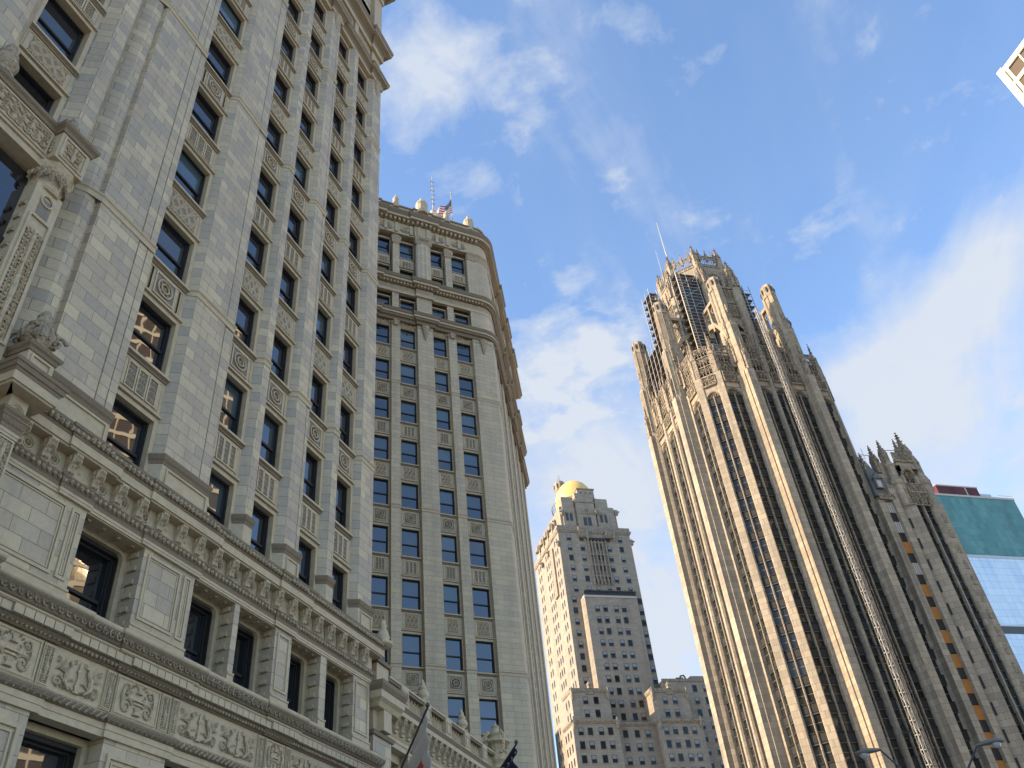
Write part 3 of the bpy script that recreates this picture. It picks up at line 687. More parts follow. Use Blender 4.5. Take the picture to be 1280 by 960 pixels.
m = MB(); m.box(9.22, 9.93, -.86, .4, 12.5, 13.1, 'tcs'); m.frame(9.3, 9.85, 12.62, 13.02, .05, -.9, -.86, 'tcs')
m.sweep([(9.22, .3), (9.22, -.86), (9.93, -.86), (9.93, .3)], [(-.3, 13.08), (.03, 13.08), (.05, 13.16), (.09, 13.2), (.11, 13.28), (-.3, 13.32)], 'tcd')
m.box(-6, 9.22, -.2, .4, 12.5, 13.1, 'tcs'); m.sweep([(-6, -.2), (9.2, -.2)], [(-.3, 13.08), (.03, 13.08), (.09, 13.2), (.11, 13.28), (-.3, 13.32)], 'tcd'); m.merge(scrolls(2.6, .45, 8, 'rev', .025), (7.6, -.22, 12.8))
part(m, 'portal_sill', ST)
m = MB(); uu = urn(1.4, 1.15)
for q in range(12):
    an = q * math.pi / 6; uu.tube([(.37 * math.cos(an), .37 * math.sin(an), .34), (.42 * math.cos(an), .42 * math.sin(an), .5), (.34 * math.cos(an), .34 * math.sin(an), .68)], .035, 'urn', 4)
uu.mats = ['urnd']; m.merge(uu, (9.58, -.5, 13.3))
for q in range(4):
    an = q * math.pi / 2 + .7; t = MB(); spiral(t, 0, 0, .22, 1.4, .05, 'urnd', 1, 0, 0, 10); m.merge(t, (9.58 + .38 * math.cos(an), -.5 + .38 * math.sin(an), 13.72), an)
part(m, 'urn', ST, smooth=True)
m = MB(); uq = urn(1.25, .9); uq.mats = ['urnd']; m.merge(uq, (8.68, -.1, 20.3)); part(m, 'urn', ST, smooth=True)
m = MB(); uq = urn(1.5, .9); uq.mats = ['urnd']; m.merge(uq, (6.45, -.15, 20.3)); part(m, 'urn', ST, smooth=True)
m = MB(); m.box(9.3, 9.75, -.68, .2, 8.6, 11.0, 'tcs'); m.merge(scrolls(.34, 1.9, 31, 'rev', .022), (9.525, -.69, 9.95)); m.frame(9.33, 9.72, 8.8, 10.95, .04, -.72, -.68, 'tcs')
m.sweep([(9.3, .1), (9.3, -.68), (9.75, -.68), (9.75, .1)], [(-.2, 11.42), (.02, 11.42), (.05, 11.46), (.1, 11.54), (.11, 11.6), (-.2, 11.62)], 'tcd')
m.box(6.2, 9.3, .0, .9, 8.5, 11.0, 'tc'); part(m, 'portal_pilaster', ST)
# upper cornices of the near tower
PJ = [(20.0, 21.1), (24.65, 25.8)]
def tower_path(y, d=.14): return [(5, y)] + sum([[(a, y), (a, y - d), (b, y - d), (b, y)] for a, b in [(10.2, 12.5), (14.3, 16.5), (20.0, 21.1)]], []) + [(24.6, y), (24.6, y - d), (25.85, y - d), (25.85, 6)]
def crown_band(root_, path, zb, zt, pr, name='cornice'):
    m = MB(); h = zt - zb
    m.sweep(path, [(-.3, zb), (.04, zb), (.05, zb + h * .3), (-.3, zb + h * .3)], 'tcs')
    m.sweep(path, [(-.3, zb + h * .3), (.06, zb + h * .3), (.09, zb + h * .5), (pr * .55, zb + h * .62), (-.3, zb + h * .64)], 'tcd')
    m.sweep(path, [(-.3, zb + h * .64), (pr * .85, zb + h * .64), (pr * .85, zb + h * .74), (-.3, zb + h * .74)], 'tcs')
    m.sweep(path, [(-.3, zb + h * .74), (pr * .88, zb + h * .74), (pr, zb + h * .92), (pr, zt), (-.3, zt + .05)], 'tcd')
    return part(m, name, root_)
crown_band(ST, tower_path(.1), 48.5, 49.5, .38); crown_band(ST, tower_path(.1), 51.9, 53.5, .55); crown_band(ST, tower_path(.1), 59.6, 61.8, .75)
for (a, b, g) in piers:
    m = MB(); m.box(a, b, .1, 1.0, 49.5, 51.9, 'tcs'); m.box(a, b, 0.02, 1.0, 53.5, 59.7, 'tcs')
    if b - a > .6:
        m.lathe((a + b) / 2, .02, [(.02, 47.1), (.18, 47.6), (.34, 48.2), (.42, 48.5)], 'tcc', 8, .7)
    part(m, 'upper_pier', ST)
for (a, b) in gaps:
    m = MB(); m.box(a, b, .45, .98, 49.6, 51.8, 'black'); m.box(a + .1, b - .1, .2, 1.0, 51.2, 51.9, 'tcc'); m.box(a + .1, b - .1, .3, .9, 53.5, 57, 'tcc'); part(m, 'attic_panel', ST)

# ------------------------------------------------------------------ second terracotta tower, beyond the plaza
NX, NY = -17.39, 50.80
NT = root('terracotta_office_tower', NX, NY, 46.75, 'farther terracotta tower with rounded crown corner and a rooftop flag, left of centre', 'building')
EA = math.radians(57.35); ce, se = math.cos(EA), math.sin(EA)
def E2(s, y=0.0): return (s * ce - y * se, s * se + y * ce)      # along the street front, y inward
SN0, FN = 19.75, 3.72
EL = 23.6
core = [(-34, 1.0), (-1.2, 1.0), E2(EL, 1.0), (E2(EL)[0] - 30, E2(EL)[1] + 4), (-34, 30)]
m = MB(); m.prism(core, -1.7, 62.5, 'tcN'); part(m, 'wall', NT)
def rnd(y, r=1.7, j=True, dj=.15, xs=None, es=EL):
    """S-front to street-front path with a rounded corner, offset outward by -y, breaking forward at the broad piers"""
    p = [(-34, 0)]
    if j:
        for a in (-11.9, -6.95): p += [(a, 0), (a, -dj), (a + 1.55, -dj), (a + 1.55, 0)]
    t = math.tan(EA / 2) * r
    for i in range(9):
        a = -math.pi / 2 + EA * i / 8; p.append((-t + r * math.cos(a), r + r * math.sin(a)))
    if j:
        s = 6.9
        while s < es - 2: p += [E2(s), E2(s, -dj), E2(s + 1.55, -dj), E2(s + 1.55)]; s += 4.95 * 1.0
    p.append(E2(es)); e = E2(es, 8); p.append(e)
    return p
def nband(name, prof_list, j=True, r=1.7, dj=.15):
    m = MB(); pth = rnd(0, r, j, dj)
    for pr, mt in prof_list: m.sweep(pth, pr, mt)
    return part(m, name, NT)
sp_ = [(-16.8, -15.45, 1), (-14.05, -13.35, 0), (-11.8, -10.45, 1), (-9.05, -8.37, 0), (-6.85, -5.5, 1), (-4.1, -3.42, 0), (-1.9, 0, 2)]
for (a, b, k) in sp_:
    m = MB(); y0 = 0.0 if k else .06
    if k == 2: m.prism([(a, 0), (-.12, 0), (-.02, .02)] + [E2(.12), E2(1.9), E2(1.9, 1.0), (a - .1, 1.2), (a - .1, .3)], -1.7, 48.6, 'tcN')
    else: m.prism([(a, y0), (b, y0), (b + .08, .3), (b + .08, 1.0), (a - .08, 1.0), (a - .08, .3)], -1.7, 48.6, 'tcN')
    part(m, 'pier', NT)
    for kk in (-1, 0, 1, 2):
        z = 19.85 + 11.13 * kk; m = MB()
        m.sweep([(a - .08, .3), (a, y0), (b, y0)] if k < 2 else [(a - .08, .3), (a, 0), (0, 0), E2(1.9)], band_prof(z), 'tcs')
        part(m, 'band_course', NT)
s = 3.35; i = 0
while s < EL - 1:
    wd = .68 if i % 2 == 0 else 1.35; y0 = .06 if i % 2 == 0 else 0; m = MB()
    m.prism([E2(s, y0), E2(s + wd, y0), E2(s + wd, 1.0), E2(s, 1.0)], -1.7, 48.6, 'tcN'); part(m, 'pier', NT)
    s += wd + 1.46; i += 1
lst, kinds = [], {}
for (a, b) in [(-15.45, -14.05), (-13.35, -11.8), (-10.45, -9.05), (-8.37, -6.85), (-5.5, -4.1), (-3.42, -1.9)]:
    cx = (a + b) / 2; w = b - a - .16
    for k in range(-5, 8):
        z = SN0 + FN * k
        if z < 46: win(lst, kinds, (0 if a > -13 else 5) + abs(k) * .01, w, 2.13, cx, .3, z, blind=.5, ring=.05, depth=.2)
        h = 1.44; q = panel_mesh(KIND[k % 3], w, h)
        if a > -13 and k > -4: pplace(q[1], 'spandrel_panel', NT, cx, .3, z - h)
    m = MB(); m.box(a, b, .32, .9, 47.95, 48.6, 'tcs'); m.box(a, b, .3, .9, -1.7, 1.2, 'tcs'); part(m, 'wall', NT)
    win(lst, kinds, .2, w, 1.2, cx, .3, 50.05, blind=.5, ring=.04, depth=.24, top=.1)
    win(lst, kinds, .2, w, 1.2, cx, .35, 53.9, blind=.5, ring=.04, depth=.24, top=.1)
    win(lst, kinds, .2, w, 2.0, cx, .35, 56.62, blind=.3, ring=.04, depth=.24, top=.15)
    pplace(panel_mesh('slots', w, 1.2, False)[1], 'spandrel_panel', NT, cx, .35, 55.28)
ew = MB()
s = 1.9; i = 0
while s < EL - 1.6:
    for k in range(-5, 8):
        p = E2(s + .73, .3); z = SN0 + FN * k
        lst.append((9 + s, list(kinds)[0], p[0], p[1], z, EA)); ew.merge(panel_mesh(KIND[k % 3], 1.46, 1.44)[0], (p[0], p[1], z - 1.44), EA)
    s += 1.46 + (.68 if i % 2 == 0 else 1.35); i += 1
many(lst, NT, kinds, 100)
part(ew, 'street_front_spandrels', NT)
# crown of the second tower
nband('lower_cornice', [([(-.3, 48.45), (.05, 48.45), (.06, 48.75), (.22, 48.8), (.24, 49.0), (-.3, 49.0)], 'tcd'), ([(-.3, 49.0), (.32, 49.02), (.34, 49.2), (-.3, 49.2)], 'tcs'), ([(-.3, 49.2), (.38, 49.22), (.45, 49.5), (-.3, 49.6)], 'tcd')])
nband('middle_cornice', [([(-.3, 51.75), (.03, 51.75), (.04, 52.05), (-.3, 52.05)], 'tcs'), ([(-.3, 52.05), (.02, 52.05), (.02, 52.6), (-.3, 52.6)], 'tcc'), ([(-.3, 52.6), (.12, 52.65), (.3, 52.85), (-.3, 52.9)], 'tcd'), ([(-.3, 52.9), (.42, 52.92), (.42, 53.15), (-.3, 53.15)], 'tcs'), ([(-.3, 53.15), (.46, 53.18), (.55, 53.5), (-.3, 53.62)], 'tcd')])
nband('upper_cornice', [([(-.3, 59.3), (.04, 59.3), (.05, 60.75), (-.3, 60.75)], 'tcs'), ([(-.3, 60.75), (.1, 60.8), (.3, 61.05), (-.3, 61.1)], 'tcd'), ([(-.3, 61.1), (.58, 61.12), (.6, 61.35), (-.3, 61.35)], 'tcs'), ([(-.3, 61.35), (.62, 61.38), (.78, 61.7), (.78, 61.85), (-.3, 62.0)], 'tcd')])
nband('parapet', [([(-.3, 61.9), (.12, 61.9), (.12, 62.95), (-.3, 62.95)], 'tcs'), ([(-.3, 62.95), (.2, 62.95), (.22, 63.12), (-.3, 63.2)], 'tcd')])
m = MB()
fest = MB(); spiral(fest, -.3, 0, .22, 1.1, .04, 'rev', 1, 0, 0, 9); spiral(fest, .3, 0, .22, 1.1, .04, 'rev', -1, 3.14, 0, 9); fest.tube([(-.45, 0, -.1), (0, 0, .28), (.45, 0, -.1)], .035, 'rev', 4)
x = -13
while x < -2: m.merge(fest, (x, -.14 - (.15 if -6.95 < x < -5.4 else 0), 62.4)); x += 1.24
part(m, 'parapet_ornament', NT)
m = MB()
for (a, b) in [(-13.35, -11.8), (-10.45, -9.05), (-8.37, -6.85), (-5.5, -4.1), (-3.42, -1.9)]:
    cx = (a + b) / 2
    m.box(cx - .6, cx + .6, -.055, 0, 59.55, 60.35, 'trec')
    for r_, t_ in ((.66, .085), (.42, .06)): m.tube([(cx + r_ * math.cos(math.pi * i / 10), -.07, 59.75 + r_ * .95 * math.sin(math.pi * i / 10)) for i in range(11)], t_, 'rev', 4)
    m.lathe(cx, -.06, [(.001, 59.75), (.16, 59.9), (.14, 60.1), (.001, 60.2)], 'rev', 7, .5)
for x in (-12.6, -11.1, -9.7, -8.7, -7.3, -6.6, -5.75, -4.8, -3.75, -2.6): m.box(x - .14, x + .14, -.3 if -6.95 < x < -5.4 else -.16, 0, 59.45, 60.65, 'rev')
for zz, pj, st in ((60.78, .42, .42), (52.66, .28, .3), (48.82, .2, .3)):
    x = -13.2
    while x < -.8:
        dj = .15 if -6.95 < x < -5.4 else 0
        m.box(x, x + st * .45, -pj - dj, 0, zz, zz + .3, 'rev'); x += st
    part(m, 'modillion_row' if zz < 60 else 'lunette_frieze', NT); m = MB()
for (a, b, k) in sp_:
    m = MB()
    if k == 2:
        r = 1.7; t = math.tan(EA / 2) * r; pts = []
        for i in range(17):
            an = -math.pi / 2 + EA * i / 16; rr = r + (.05 if i % 2 else 0); pts.append((-t + rr * math.cos(an), r + rr * math.sin(an)))
        m.prism([(a, 0)] + pts + [E2(2.6), E2(2.6, 1.2), (a, 1.2)], 53.5, 58.5, 'tcN'); m.prism([(a, 0)] + pts[::2] + [E2(2.6), E2(2.6, 1.2), (a, 1.2)], 48.6, 52, 'tcN')
        m.sweep([(a, 0)] + pts[::2] + [E2(2.6)], [(-.3, 58.35), (.05, 58.4), (.03, 58.5), (.1, 59.0), (.2, 59.2), (.2, 59.3), (-.3, 59.3)], 'tcc')
        m.sweep([(a, 0)] + pts[::2] + [E2(2.6)], [(-.3, 53.5), (.12, 53.5), (.12, 53.75), (.04, 53.9), (-.3, 53.9)], 'tcs')
    elif k == 1:
        cx = (a + b) / 2; w = b - a; y = -.12
        fl = [(a, .1)] + [(cx - w / 2 * math.cos(math.pi * i / 10), y - .16 * math.sin(math.pi * i / 10) + (.05 if i % 2 else 0)) for i in range(11)] + [(b, .1), (b, 1), (a, 1)]
        m.prism(fl, 53.5, 58.5, 'tcN'); m.box(a, b, .02, 1.0, 48.6, 52, 'tcN')
        m.sweep([(a - .05, .1), (a - .05, y - .1), (b + .05, y - .1), (b + .05, .1)], [(-.2, 58.4), (.02, 58.4), (.04, 58.6), (.12, 59.1), (.16, 59.3), (-.2, 59.35)], 'tcc')
        for q in (-.35, 0, .35): spiral(m, cx + q, 58.95, .16, 1.2, .04, 'rev', 1, q, y - .3, 8)
    else:
        m.box(a + .05, b - .05, -.03, 1.0, 53.5, 57.9, 'tcN'); m.box(a + .05, b - .05, .1, 1.0, 48.6, 52, 'tcN')
        m.sweep([(a, .1), (a, -.08), (b, -.08), (b, .1)], [(-.2, 57.85), (.02, 57.9), (.08, 58.3), (.14, 58.6), (-.2, 59.3)], 'tcc')
    part(m, 'crown_pier', NT)
m = MB()
for (a, b, k) in sp_:
    cx = (a + b) / 2
    if k: m.lathe(cx, -.05, [(.02, 46.9), (.15, 47.3), (.3, 48.0), (.4, 48.45)], 'tcc', 8, .6)
    else: spiral(m, cx, 48.25, .3, 1.3, .06, 'rev', 1, 0, -.08, 10); m.box(cx - .2, cx + .2, -.1, .1, 47.9, 48.4, 'tcc')
    for q in range(4): spiral(m, cx + .35 + q * .3, 48.2 - .05 * q, .14, 1.2, .04, 'rev', 1, q, .0, 8); spiral(m, cx - .35 - q * .3, 48.2 - .05 * q, .14, 1.2, .04, 'rev', -1, q, .0, 8)
part(m, 'festoon', NT)
m = MB(); s = 3
while s < EL:
    m.prism([E2(s, 0), E2(s + .9, 0), E2(s + .9, 1), E2(s, 1)], 48.6, 59.4, 'tcN'); s += 2.47
m.prism([E2(1.5, .3), E2(EL, .3), E2(EL, 1.2), E2(1.5, 1.2)], 48.6, 59.4, 'tcc'); part(m, 'street_front_attic', NT)
def dome(x, y, z, r, h):
    m = MB(); m.lathe(x, y, [(r * 1.1, z - .3), (r * 1.1, z + .15 * h), (r, z + .2 * h), (r, z + .45 * h), (r * 1.08, z + .48 * h), (r * .9, z + .62 * h), (r * .55, z + .76 * h), (r * .25, z + .84 * h), (r * .28, z + .9 * h), (.02, z + h)], 'tcs', 12)
    part(m, 'roof_lantern', NT, smooth=False)
dome(-6.2, -.1, 63.0, .55, 2.3); dome(-1.25, .3, 63.0, .5, 2.3); dome(E2(1.0, .5)[0], E2(1.0, .5)[1], 63.0, .5, 2.1); dome(-8.75, -.1, 63.0, .28, 1.7); dome(-3.7, -.1, 63.0, .28, 1.6); dome(-11.2, -.1, 63.0, .55, 2.3)
dome(-3.9, 2.6, 63.2, 1.1, 4.6); dome(-1.9, 3.4, 63.2, .45, 3.4)
m = MB(); m.lathe(-3.9, 2.6, [(.07, 67.8), (.02, 73.2)], 'white', 6)
for k in range(6):
    z = 68.6 + .72 * k
    for q in range(4): m.box(-3.9 + (.16 if q % 2 else -.2), -3.9 + (.2 if q % 2 else -.16), 2.56, 2.64, z, z + .2, 'white')
    m.box(-4.12, -3.68, 2.58, 2.62, z, z + .04, 'white')
part(m, 'roof_antenna', NT)
def NW(x, y): a = math.radians(46.75); return NX + x * math.cos(a) - y * math.sin(a), NY + x * math.sin(a) + y * math.cos(a)
fx, fy = NW(-2.15, 1.9)
m = MB(); m.lathe(0, 0, [(.06, 0), (.035, 7.6), (.09, 7.65), (.09, 7.78), (.01, 7.85)], 'white', 8)
o = m.build('flagpole', None, (fx, fy, 62.6 + G)); tag(o, 'thin white flagpole on the roof of the farther terracotta tower', 'flagpole')
def flag_mat(name, kind):
    m, N, L, b = new_mat(name); t = N.new('ShaderNodeTexCoord'); s = N.new('ShaderNodeSeparateXYZ'); L.new(t.outputs['UV'], s.inputs[0])
    u, v = s.outputs[0], s.outputs[1]
    if kind == 'stripes':
        st = nmath(N, L, 'FLOOR', nmath(N, L, 'MULTIPLY', v, 13)); odd = nmath(N, L, 'MODULO', st, 2)
        c = mixcol(N, L, nmath(N, L, 'LESS_THAN', odd, .5), (.75, .72, .68), (.48, .03, .04))
        can = nmath(N, L, 'MULTIPLY', nmath(N, L, 'LESS_THAN', u, .42), nmath(N, L, 'GREATER_THAN', v, .46))
        vx = N.new('ShaderNodeTexVoronoi'); vx.inputs['Scale'].default_value = 11; vx.inputs['Randomness'].default_value = .0; L.new(t.outputs['UV'], vx.inputs['Vector'])
        c2 = mixcol(N, L, nmath(N, L, 'LESS_THAN', vx.outputs['Distance'], .22), (.012, .015, .07), (.75, .72, .7))
        c = mixcol(N, L, can, c, c2)
    L.new(c, b.inputs['Base Color']); b.inputs['Roughness'].default_value = .8; M[name] = m
flag_mat('striped_flag_cloth', 'stripes')
def cloth(name, nu, nv, fn, mats, loc, mi=None):
    vs = []; fs = []; uv = []
    for j in range(nv + 1):
        for i in range(nu + 1): vs.append(fn(i / nu, j / nv)); uv.append((i / nu, j / nv))
    for j in range(nv):
        for i in range(nu): a = j * (nu + 1) + i; fs.append((a, a + 1, a + nu + 2, a + nu + 1))
    me = bpy.data.meshes.new(name); me.from_pydata(vs, [], fs); l = me.uv_layers.new(name='UVMap')
    for p in me.polygons:
        for li in p.loop_indices: l.data[li].uv = uv[me.loops[li].vertex_index]
    for q in mats: me.materials.append(M[q])
    if mi:
        for p in me.polygons: p.material_index = mi(*[sum(uv[me.loops[li].vertex_index][k] for li in p.loop_indices) / 4 for k in (0, 1)])
    me.polygons.foreach_set('use_smooth', [True] * len(me.polygons))
    o = bpy.data.objects.new(name, me); scene.collection.objects.link(o); o.location = loc
    md = o.modifiers.new('thickness', 'SOLIDIFY'); md.thickness = .01
    return o
# flag blowing to the left and slightly down from the pole
dx, dy = math.cos(math.radians(46.75)), math.sin(math.radians(46.75))
o = cloth('flag', 22, 16, lambda u, v: (-dx * (1.75 * u + .12 * math.sin(u * 11 + v * 3) * u), -dy * 1.75 * u - .22 * math.sin(u * 9 + v * 2) * u, 2.0 * v - 2.0 - 2.5 * u ** .9 + .12 * math.sin(u * 8 + 2 * v)), ['striped_flag_cloth'], (fx - .05 * dx, fy - .05 * dy, 62.6 + G + 6.6))
tag(o, 'red and white striped flag with a starred blue canton blowing from the rooftop pole', 'flag')

# ------------------------------------------------------------------ screen wall with pierced balustrade between the towers
SW = root('terracotta_screen_wall', -14.7, 26.0, 92.5, 'low carved terracotta screen wall with a pierced balustrade linking the two pale towers', 'wall')
LS = 21.0
m = MB(); m.box(1.35, LS, .35, .9, 9.45, 11.0, 'tcs')
xs = [1.35]; x = 3.15
while x < LS: xs += [x, x + .55]; x += 2.35
for i in range(0, len(xs) - 1, 2):
    a, b = xs[i], xs[i + 1] if i + 1 < len(xs) else LS
m.box(1.2, LS, .0, .9, -1.7, 4.0, 'tc')
part(m, 'wall', SW)
for i in range(1, len(xs) - 1, 2): m = MB(); m.box(xs[i], xs[i + 1], .01, .9, 4.0, 9.45, 'tc'); part(m, 'pier', SW)
m = MB()
for i in range(0, len(xs) - 1, 2):
    a, b = xs[i], min(xs[i + 1], LS)
    m.box(a, a + .16, .3, .8, 4, 9.45, 'tcs'); m.box(b - .16, b, .3, .8, 4, 9.45, 'tcs'); m.box(a, b, .3, .8, 9.1, 9.45, 'tcs'); m.box(a + .16, b - .16, .75, .8, 4.0, 9.1, 'black')
part(m, 'opening_surround', SW)
sp1 = [(1.2, 0), (LS, 0)]
m = MB(); m.sweep(sp1, [(-.5, 9.40), (.02, 9.40), (.02, 9.55), (.06, 9.6), (.06, 9.7), (.12, 9.8), (-.5, 9.85)], 'tcs'); m.sweep(sp1, [(-.5, 9.85), (.0, 9.85), (.0, 10.5), (-.5, 10.5)], 'tcs'); part(m, 'architrave', SW)
m = MB(); m.sweep(sp1, [(-.5, 10.5), (.28, 10.5), (.29, 10.66), (-.5, 10.66)], 'tcs'); m.sweep(sp1, [(-.5, 10.66), (.29, 10.67), (.36, 10.82), (-.5, 10.86)], 'tcd'); m.sweep(sp1, [(-.5, 10.86), (.2, 10.86), (.2, 10.98), (-.5, 10.98)], 'tcs'); part(m, 'cornice', SW)
bm2 = console(.2, .26, .62).mesh('bracket'); x = 1.9
while x < LS: pplace(bm2, 'bracket', SW, x, 0, 10.5); x += .56
m = MB(); m.box(.2, 1.6, -.05, 1.6, -1.7, 9.5, 'tc'); m.box(.25, 1.5, -.02, 1.5, 9.5, 10.3, 'tcs')
m.sweep([(.1, 1.0), (.1, -.3), (1.7, -.3), (2.1, .15)], [(-.4, 10.25), (.0, 10.3), (.08, 10.45), (.2, 10.55), (.2, 10.8), (-.4, 10.8)], 'tcs'); m.sweep([(.1, 1.0), (.1, -.3), (1.7, -.3), (2.1, .15)], [(-.4, 10.8), (.22, 10.8), (.3, 10.95), (.3, 11.1), (-.4, 11.15)], 'tcd')
m.box(.15, 1.65, -.25, 1.0, 11.1, 11.25, 'tcs'); m.box(.3, 1.25, -.1, .9, 11.2, 11.95, 'tcs'); m.sweep([(.3, .9), (.3, -.1), (1.25, -.1), (1.25, .9)], [(-.2, 11.95), (.08, 11.97), (.1, 12.1), (-.2, 12.12)], 'tcd')
m.sweep([(.15, .6), (.15, -.06), (1.62, -.06), (1.62, .4)], [(-.2, 9.4), (.06, 9.42), (.1, 9.55), (-.2, 9.6)], 'tcd')
part(m, 'corner_pier', SW)
m = MB(); m.box(.55, 1.15, -.28, -.02, 9.6, 10.35, 'tcs'); part(m, 'bracket', SW)
# pierced balustrade: rail, posts, scrolled fretwork
m = MB(); m.box(1.25, LS, -.12, .22, 11.58, 11.68, 'tcd'); m.box(1.25, LS, -.16, .26, 11.68, 11.75, 'tcs'); m.box(1.25, LS, -.1, .2, 10.98, 11.05, 'tcs'); part(m, 'balustrade_rail', SW)
posts = [2.28 + 2.13 * i for i in range(9)]
for p in posts:
    m = MB(); m.box(p, p + .6, -.17, .27, 10.98, 11.76, 'tcs'); m.frame(p + .08, p + .52, 11.1, 11.56, .04, -.2, -.17, 'tcs'); part(m, 'balustrade_post', SW)
fret = MB(); n = 6
for i in range(n):
    x = (i + .5) * 1.53 / n - .765
    fret.ring(x, 11.31, .125, .026, 0.05, 'tcs', 9, 4)
    fret.tube([(x - .12, .05, 11.05), (x, .05, 11.31), (x + .12, .05, 11.58)], .028, 'tcs', 4); fret.tube([(x + .12, .05, 11.05), (x, .05, 11.31), (x - .12, .05, 11.58)], .028, 'tcs', 4)
fm = fret.mesh('balustrade_fretwork')
for p in [1.5] + posts: pplace(fm, 'balustrade_fretwork', SW, p + .6 + .765 if p > 1.6 else 1.65, 0, 0)
def SWp(x, y): a = math.radians(92.5); return -14.7 + x * math.cos(a) - y * math.sin(a), 26.0 + x * math.sin(a) + y * math.cos(a)
um = urn(1.0, 1.05).mesh('urn'); um.polygons.foreach_set('use_smooth', [True] * len(um.polygons))
front = [(4.7, 'plump pale urn on the balustrade rail, the larger one nearest the near tower'), (8.9, 'plump pale urn halfway along the balustrade rail, in front of a tower window')]
for i, (u, lb) in enumerate(front):
    x, y = SWp(u, .05); o = bpy.data.objects.new('balustrade_urn', um); scene.collection.objects.link(o); o.location = (x, y, 11.75 + G); tag(o, lb, 'urn', 'urns along the screen wall')
back = [(3.1, 'small sunlit urn peeking over the balustrade right beside the near tower'), (8.4, 'small pale urn behind the balustrade, in front of the farther tower pier'), (13.6, 'rearmost small urn behind the balustrade, just left of the big scrolled urn')]
for i, (u, lb) in enumerate(back):
    x, y = SWp(u, 4.2); m = MB(); m.box(-.25, .25, -.25, .25, -2.5, 0, 'tcs'); m.merge(urn(.98, .9))
    o = m.build('parapet_urn', None, (x, y, 12.05 + G)); tag(o, lb, 'urn', 'urns along the screen wall')
x, y = SWp(13.1, -.05); m = MB(); m.lathe(0, 0, [(.55, -.9), (.55, -.2), (.62, -.1), (.62, 0), (.5, .1), (.62, .25), (.66, .4), (.5, .5)], 'urn', 14)
m.lathe(0, 0, [(.30, .5), (.36, .8), (.42, 1.0), (.66, 1.1), (.66, 1.18), (.40, 1.28), (.30, 1.4), (.34, 1.5), (.22, 1.66), (.16, 1.8), (.2, 1.88), (.06, 2.0), (.01, 2.1)], 'urn', 14)
for q in range(4):
    an = q * math.pi / 2 - .6; t = MB(); spiral(t, 0, .2, .24, 1.2, .06, 'urn', 1, 2, 0, 10); t.tube([(-.05, 0, 1.05), (.18, 0, .8), (.1, 0, .4)], .08, 'urn', 5); m.merge(t, (.46 * math.cos(an), .46 * math.sin(an), .55), an)
o = m.build('scrolled_urn', None, (x, y, 11.2 + G)); tag(o, 'large ornate urn with scrolled handles and a pointed lid at the end of the balustrade', 'urn')
x, y = SWp(17.2, 1.2); m = MB(); m.lathe(0, 0, [(.42, -2), (.42, 0), (.5, .1), (.34, .3), (.5, .6), (.52, .9), (.36, 1.05), (.44, 1.15), (.3, 1.4), (.14, 1.5), (.2, 1.62), (.2, 1.74), (.02, 1.9)], 'urn', 12)
o = m.build('ball_finial', None, (x, y, 11.6 + G)); tag(o, 'squat pale finial topped with a ball, at the foot of the farther tower', 'finial')
m = MB(); m.lathe(0, 0, [(.36, 0), (.36, .1), (.2, .18), (.26, .3), (.19, .5), (.11, .7), (.15, .76), (.10, .86), (.12, .94), (.02, 1.0)], 'urn', 12)
o = m.build('cornice_finial', None, (-14.28, 26.12, 12.4 + G), smooth=True); tag(o, 'small bright finial on the corner of the near tower cornice', 'finial')
# angled flagpoles with hanging flags
def ray_pt(px_, py_, dist):
    d = _dc(px_, py_); w = Vector((_e.dot(d), _n.dot(d), _u.dot(d))); w = w * (dist / w.y); return Vector((w.x, w.y, w.z + G))
def slanted_pole(a, b, label):
    m = MB(); m.tube([a - a, b - a], [.045, .035], 'dgrey', 8); d = (b - a).normalized(); m.lathe(b.x - a.x, b.y - a.y, [(.01, b.z - a.z - .02), (.075, b.z - a.z + .04), (.075, b.z - a.z + .1), (.01, b.z - a.z + .16)], 'dgrey', 8)
    m.box(-.3, -.02, -.12, .12, -.25, .25, 'dgrey')
    o = m.build('slanted_flagpole', None, a); return tag(o, label, 'flagpole', 'slanted flagpoles on the screen wall')
A1, B1 = ray_pt(478, 1015, 27.2), ray_pt(534.5, 884, 24.6)
slanted_pole(A1, B1, 'dark flagpole slanting up from the screen wall with a furled white and red flag')
M['white_cloth'] = plain_mat('white_flag_cloth', (.52, .47, .42), .85, 0, .08); M['red_cloth'] = plain_mat('red_flag_cloth', (.42, .06, .06), .85, 0, .1); M['navy_cloth'] = plain_mat('navy_flag_cloth', (.018, .022, .07), .85, 0, .1)
P = ray_pt(533, 893, 24.65); d = (A1 - B1).normalized()
def furl(u, v):   # gathered cloth hanging from the upper half of the pole
    q = P + d * (1.6 * v); w = .05 + .14 * (1 - v) * 0 + .10 * v
    f = math.sin(u * 17) * w; drop = u * (1.75 - .3 * v)
    return (q.x - B1.x + f * .6 + .12 * u, q.y - B1.y + f * .5, q.z - B1.z - drop)
o = cloth('furled_flag', 26, 16, furl, ['white_cloth', 'red_cloth'], B1, lambda u, v: 1 if (u > .82 and v > .2) or (abs(v - .45) < .12 and .5 < u < .72) else 0)
tag(o, 'limp white flag with red patches hanging from the left slanted pole', 'flag')
A2, B2 = ray_pt(612, 982, 33.5), ray_pt(645.5, 930, 31.0)
slanted_pole(A2, B2, 'dark flagpole slanting up at the foot of the farther tower with a starred navy flag')
P2 = ray_pt(643, 934, 31.1); d2_ = (A2 - B2).normalized()
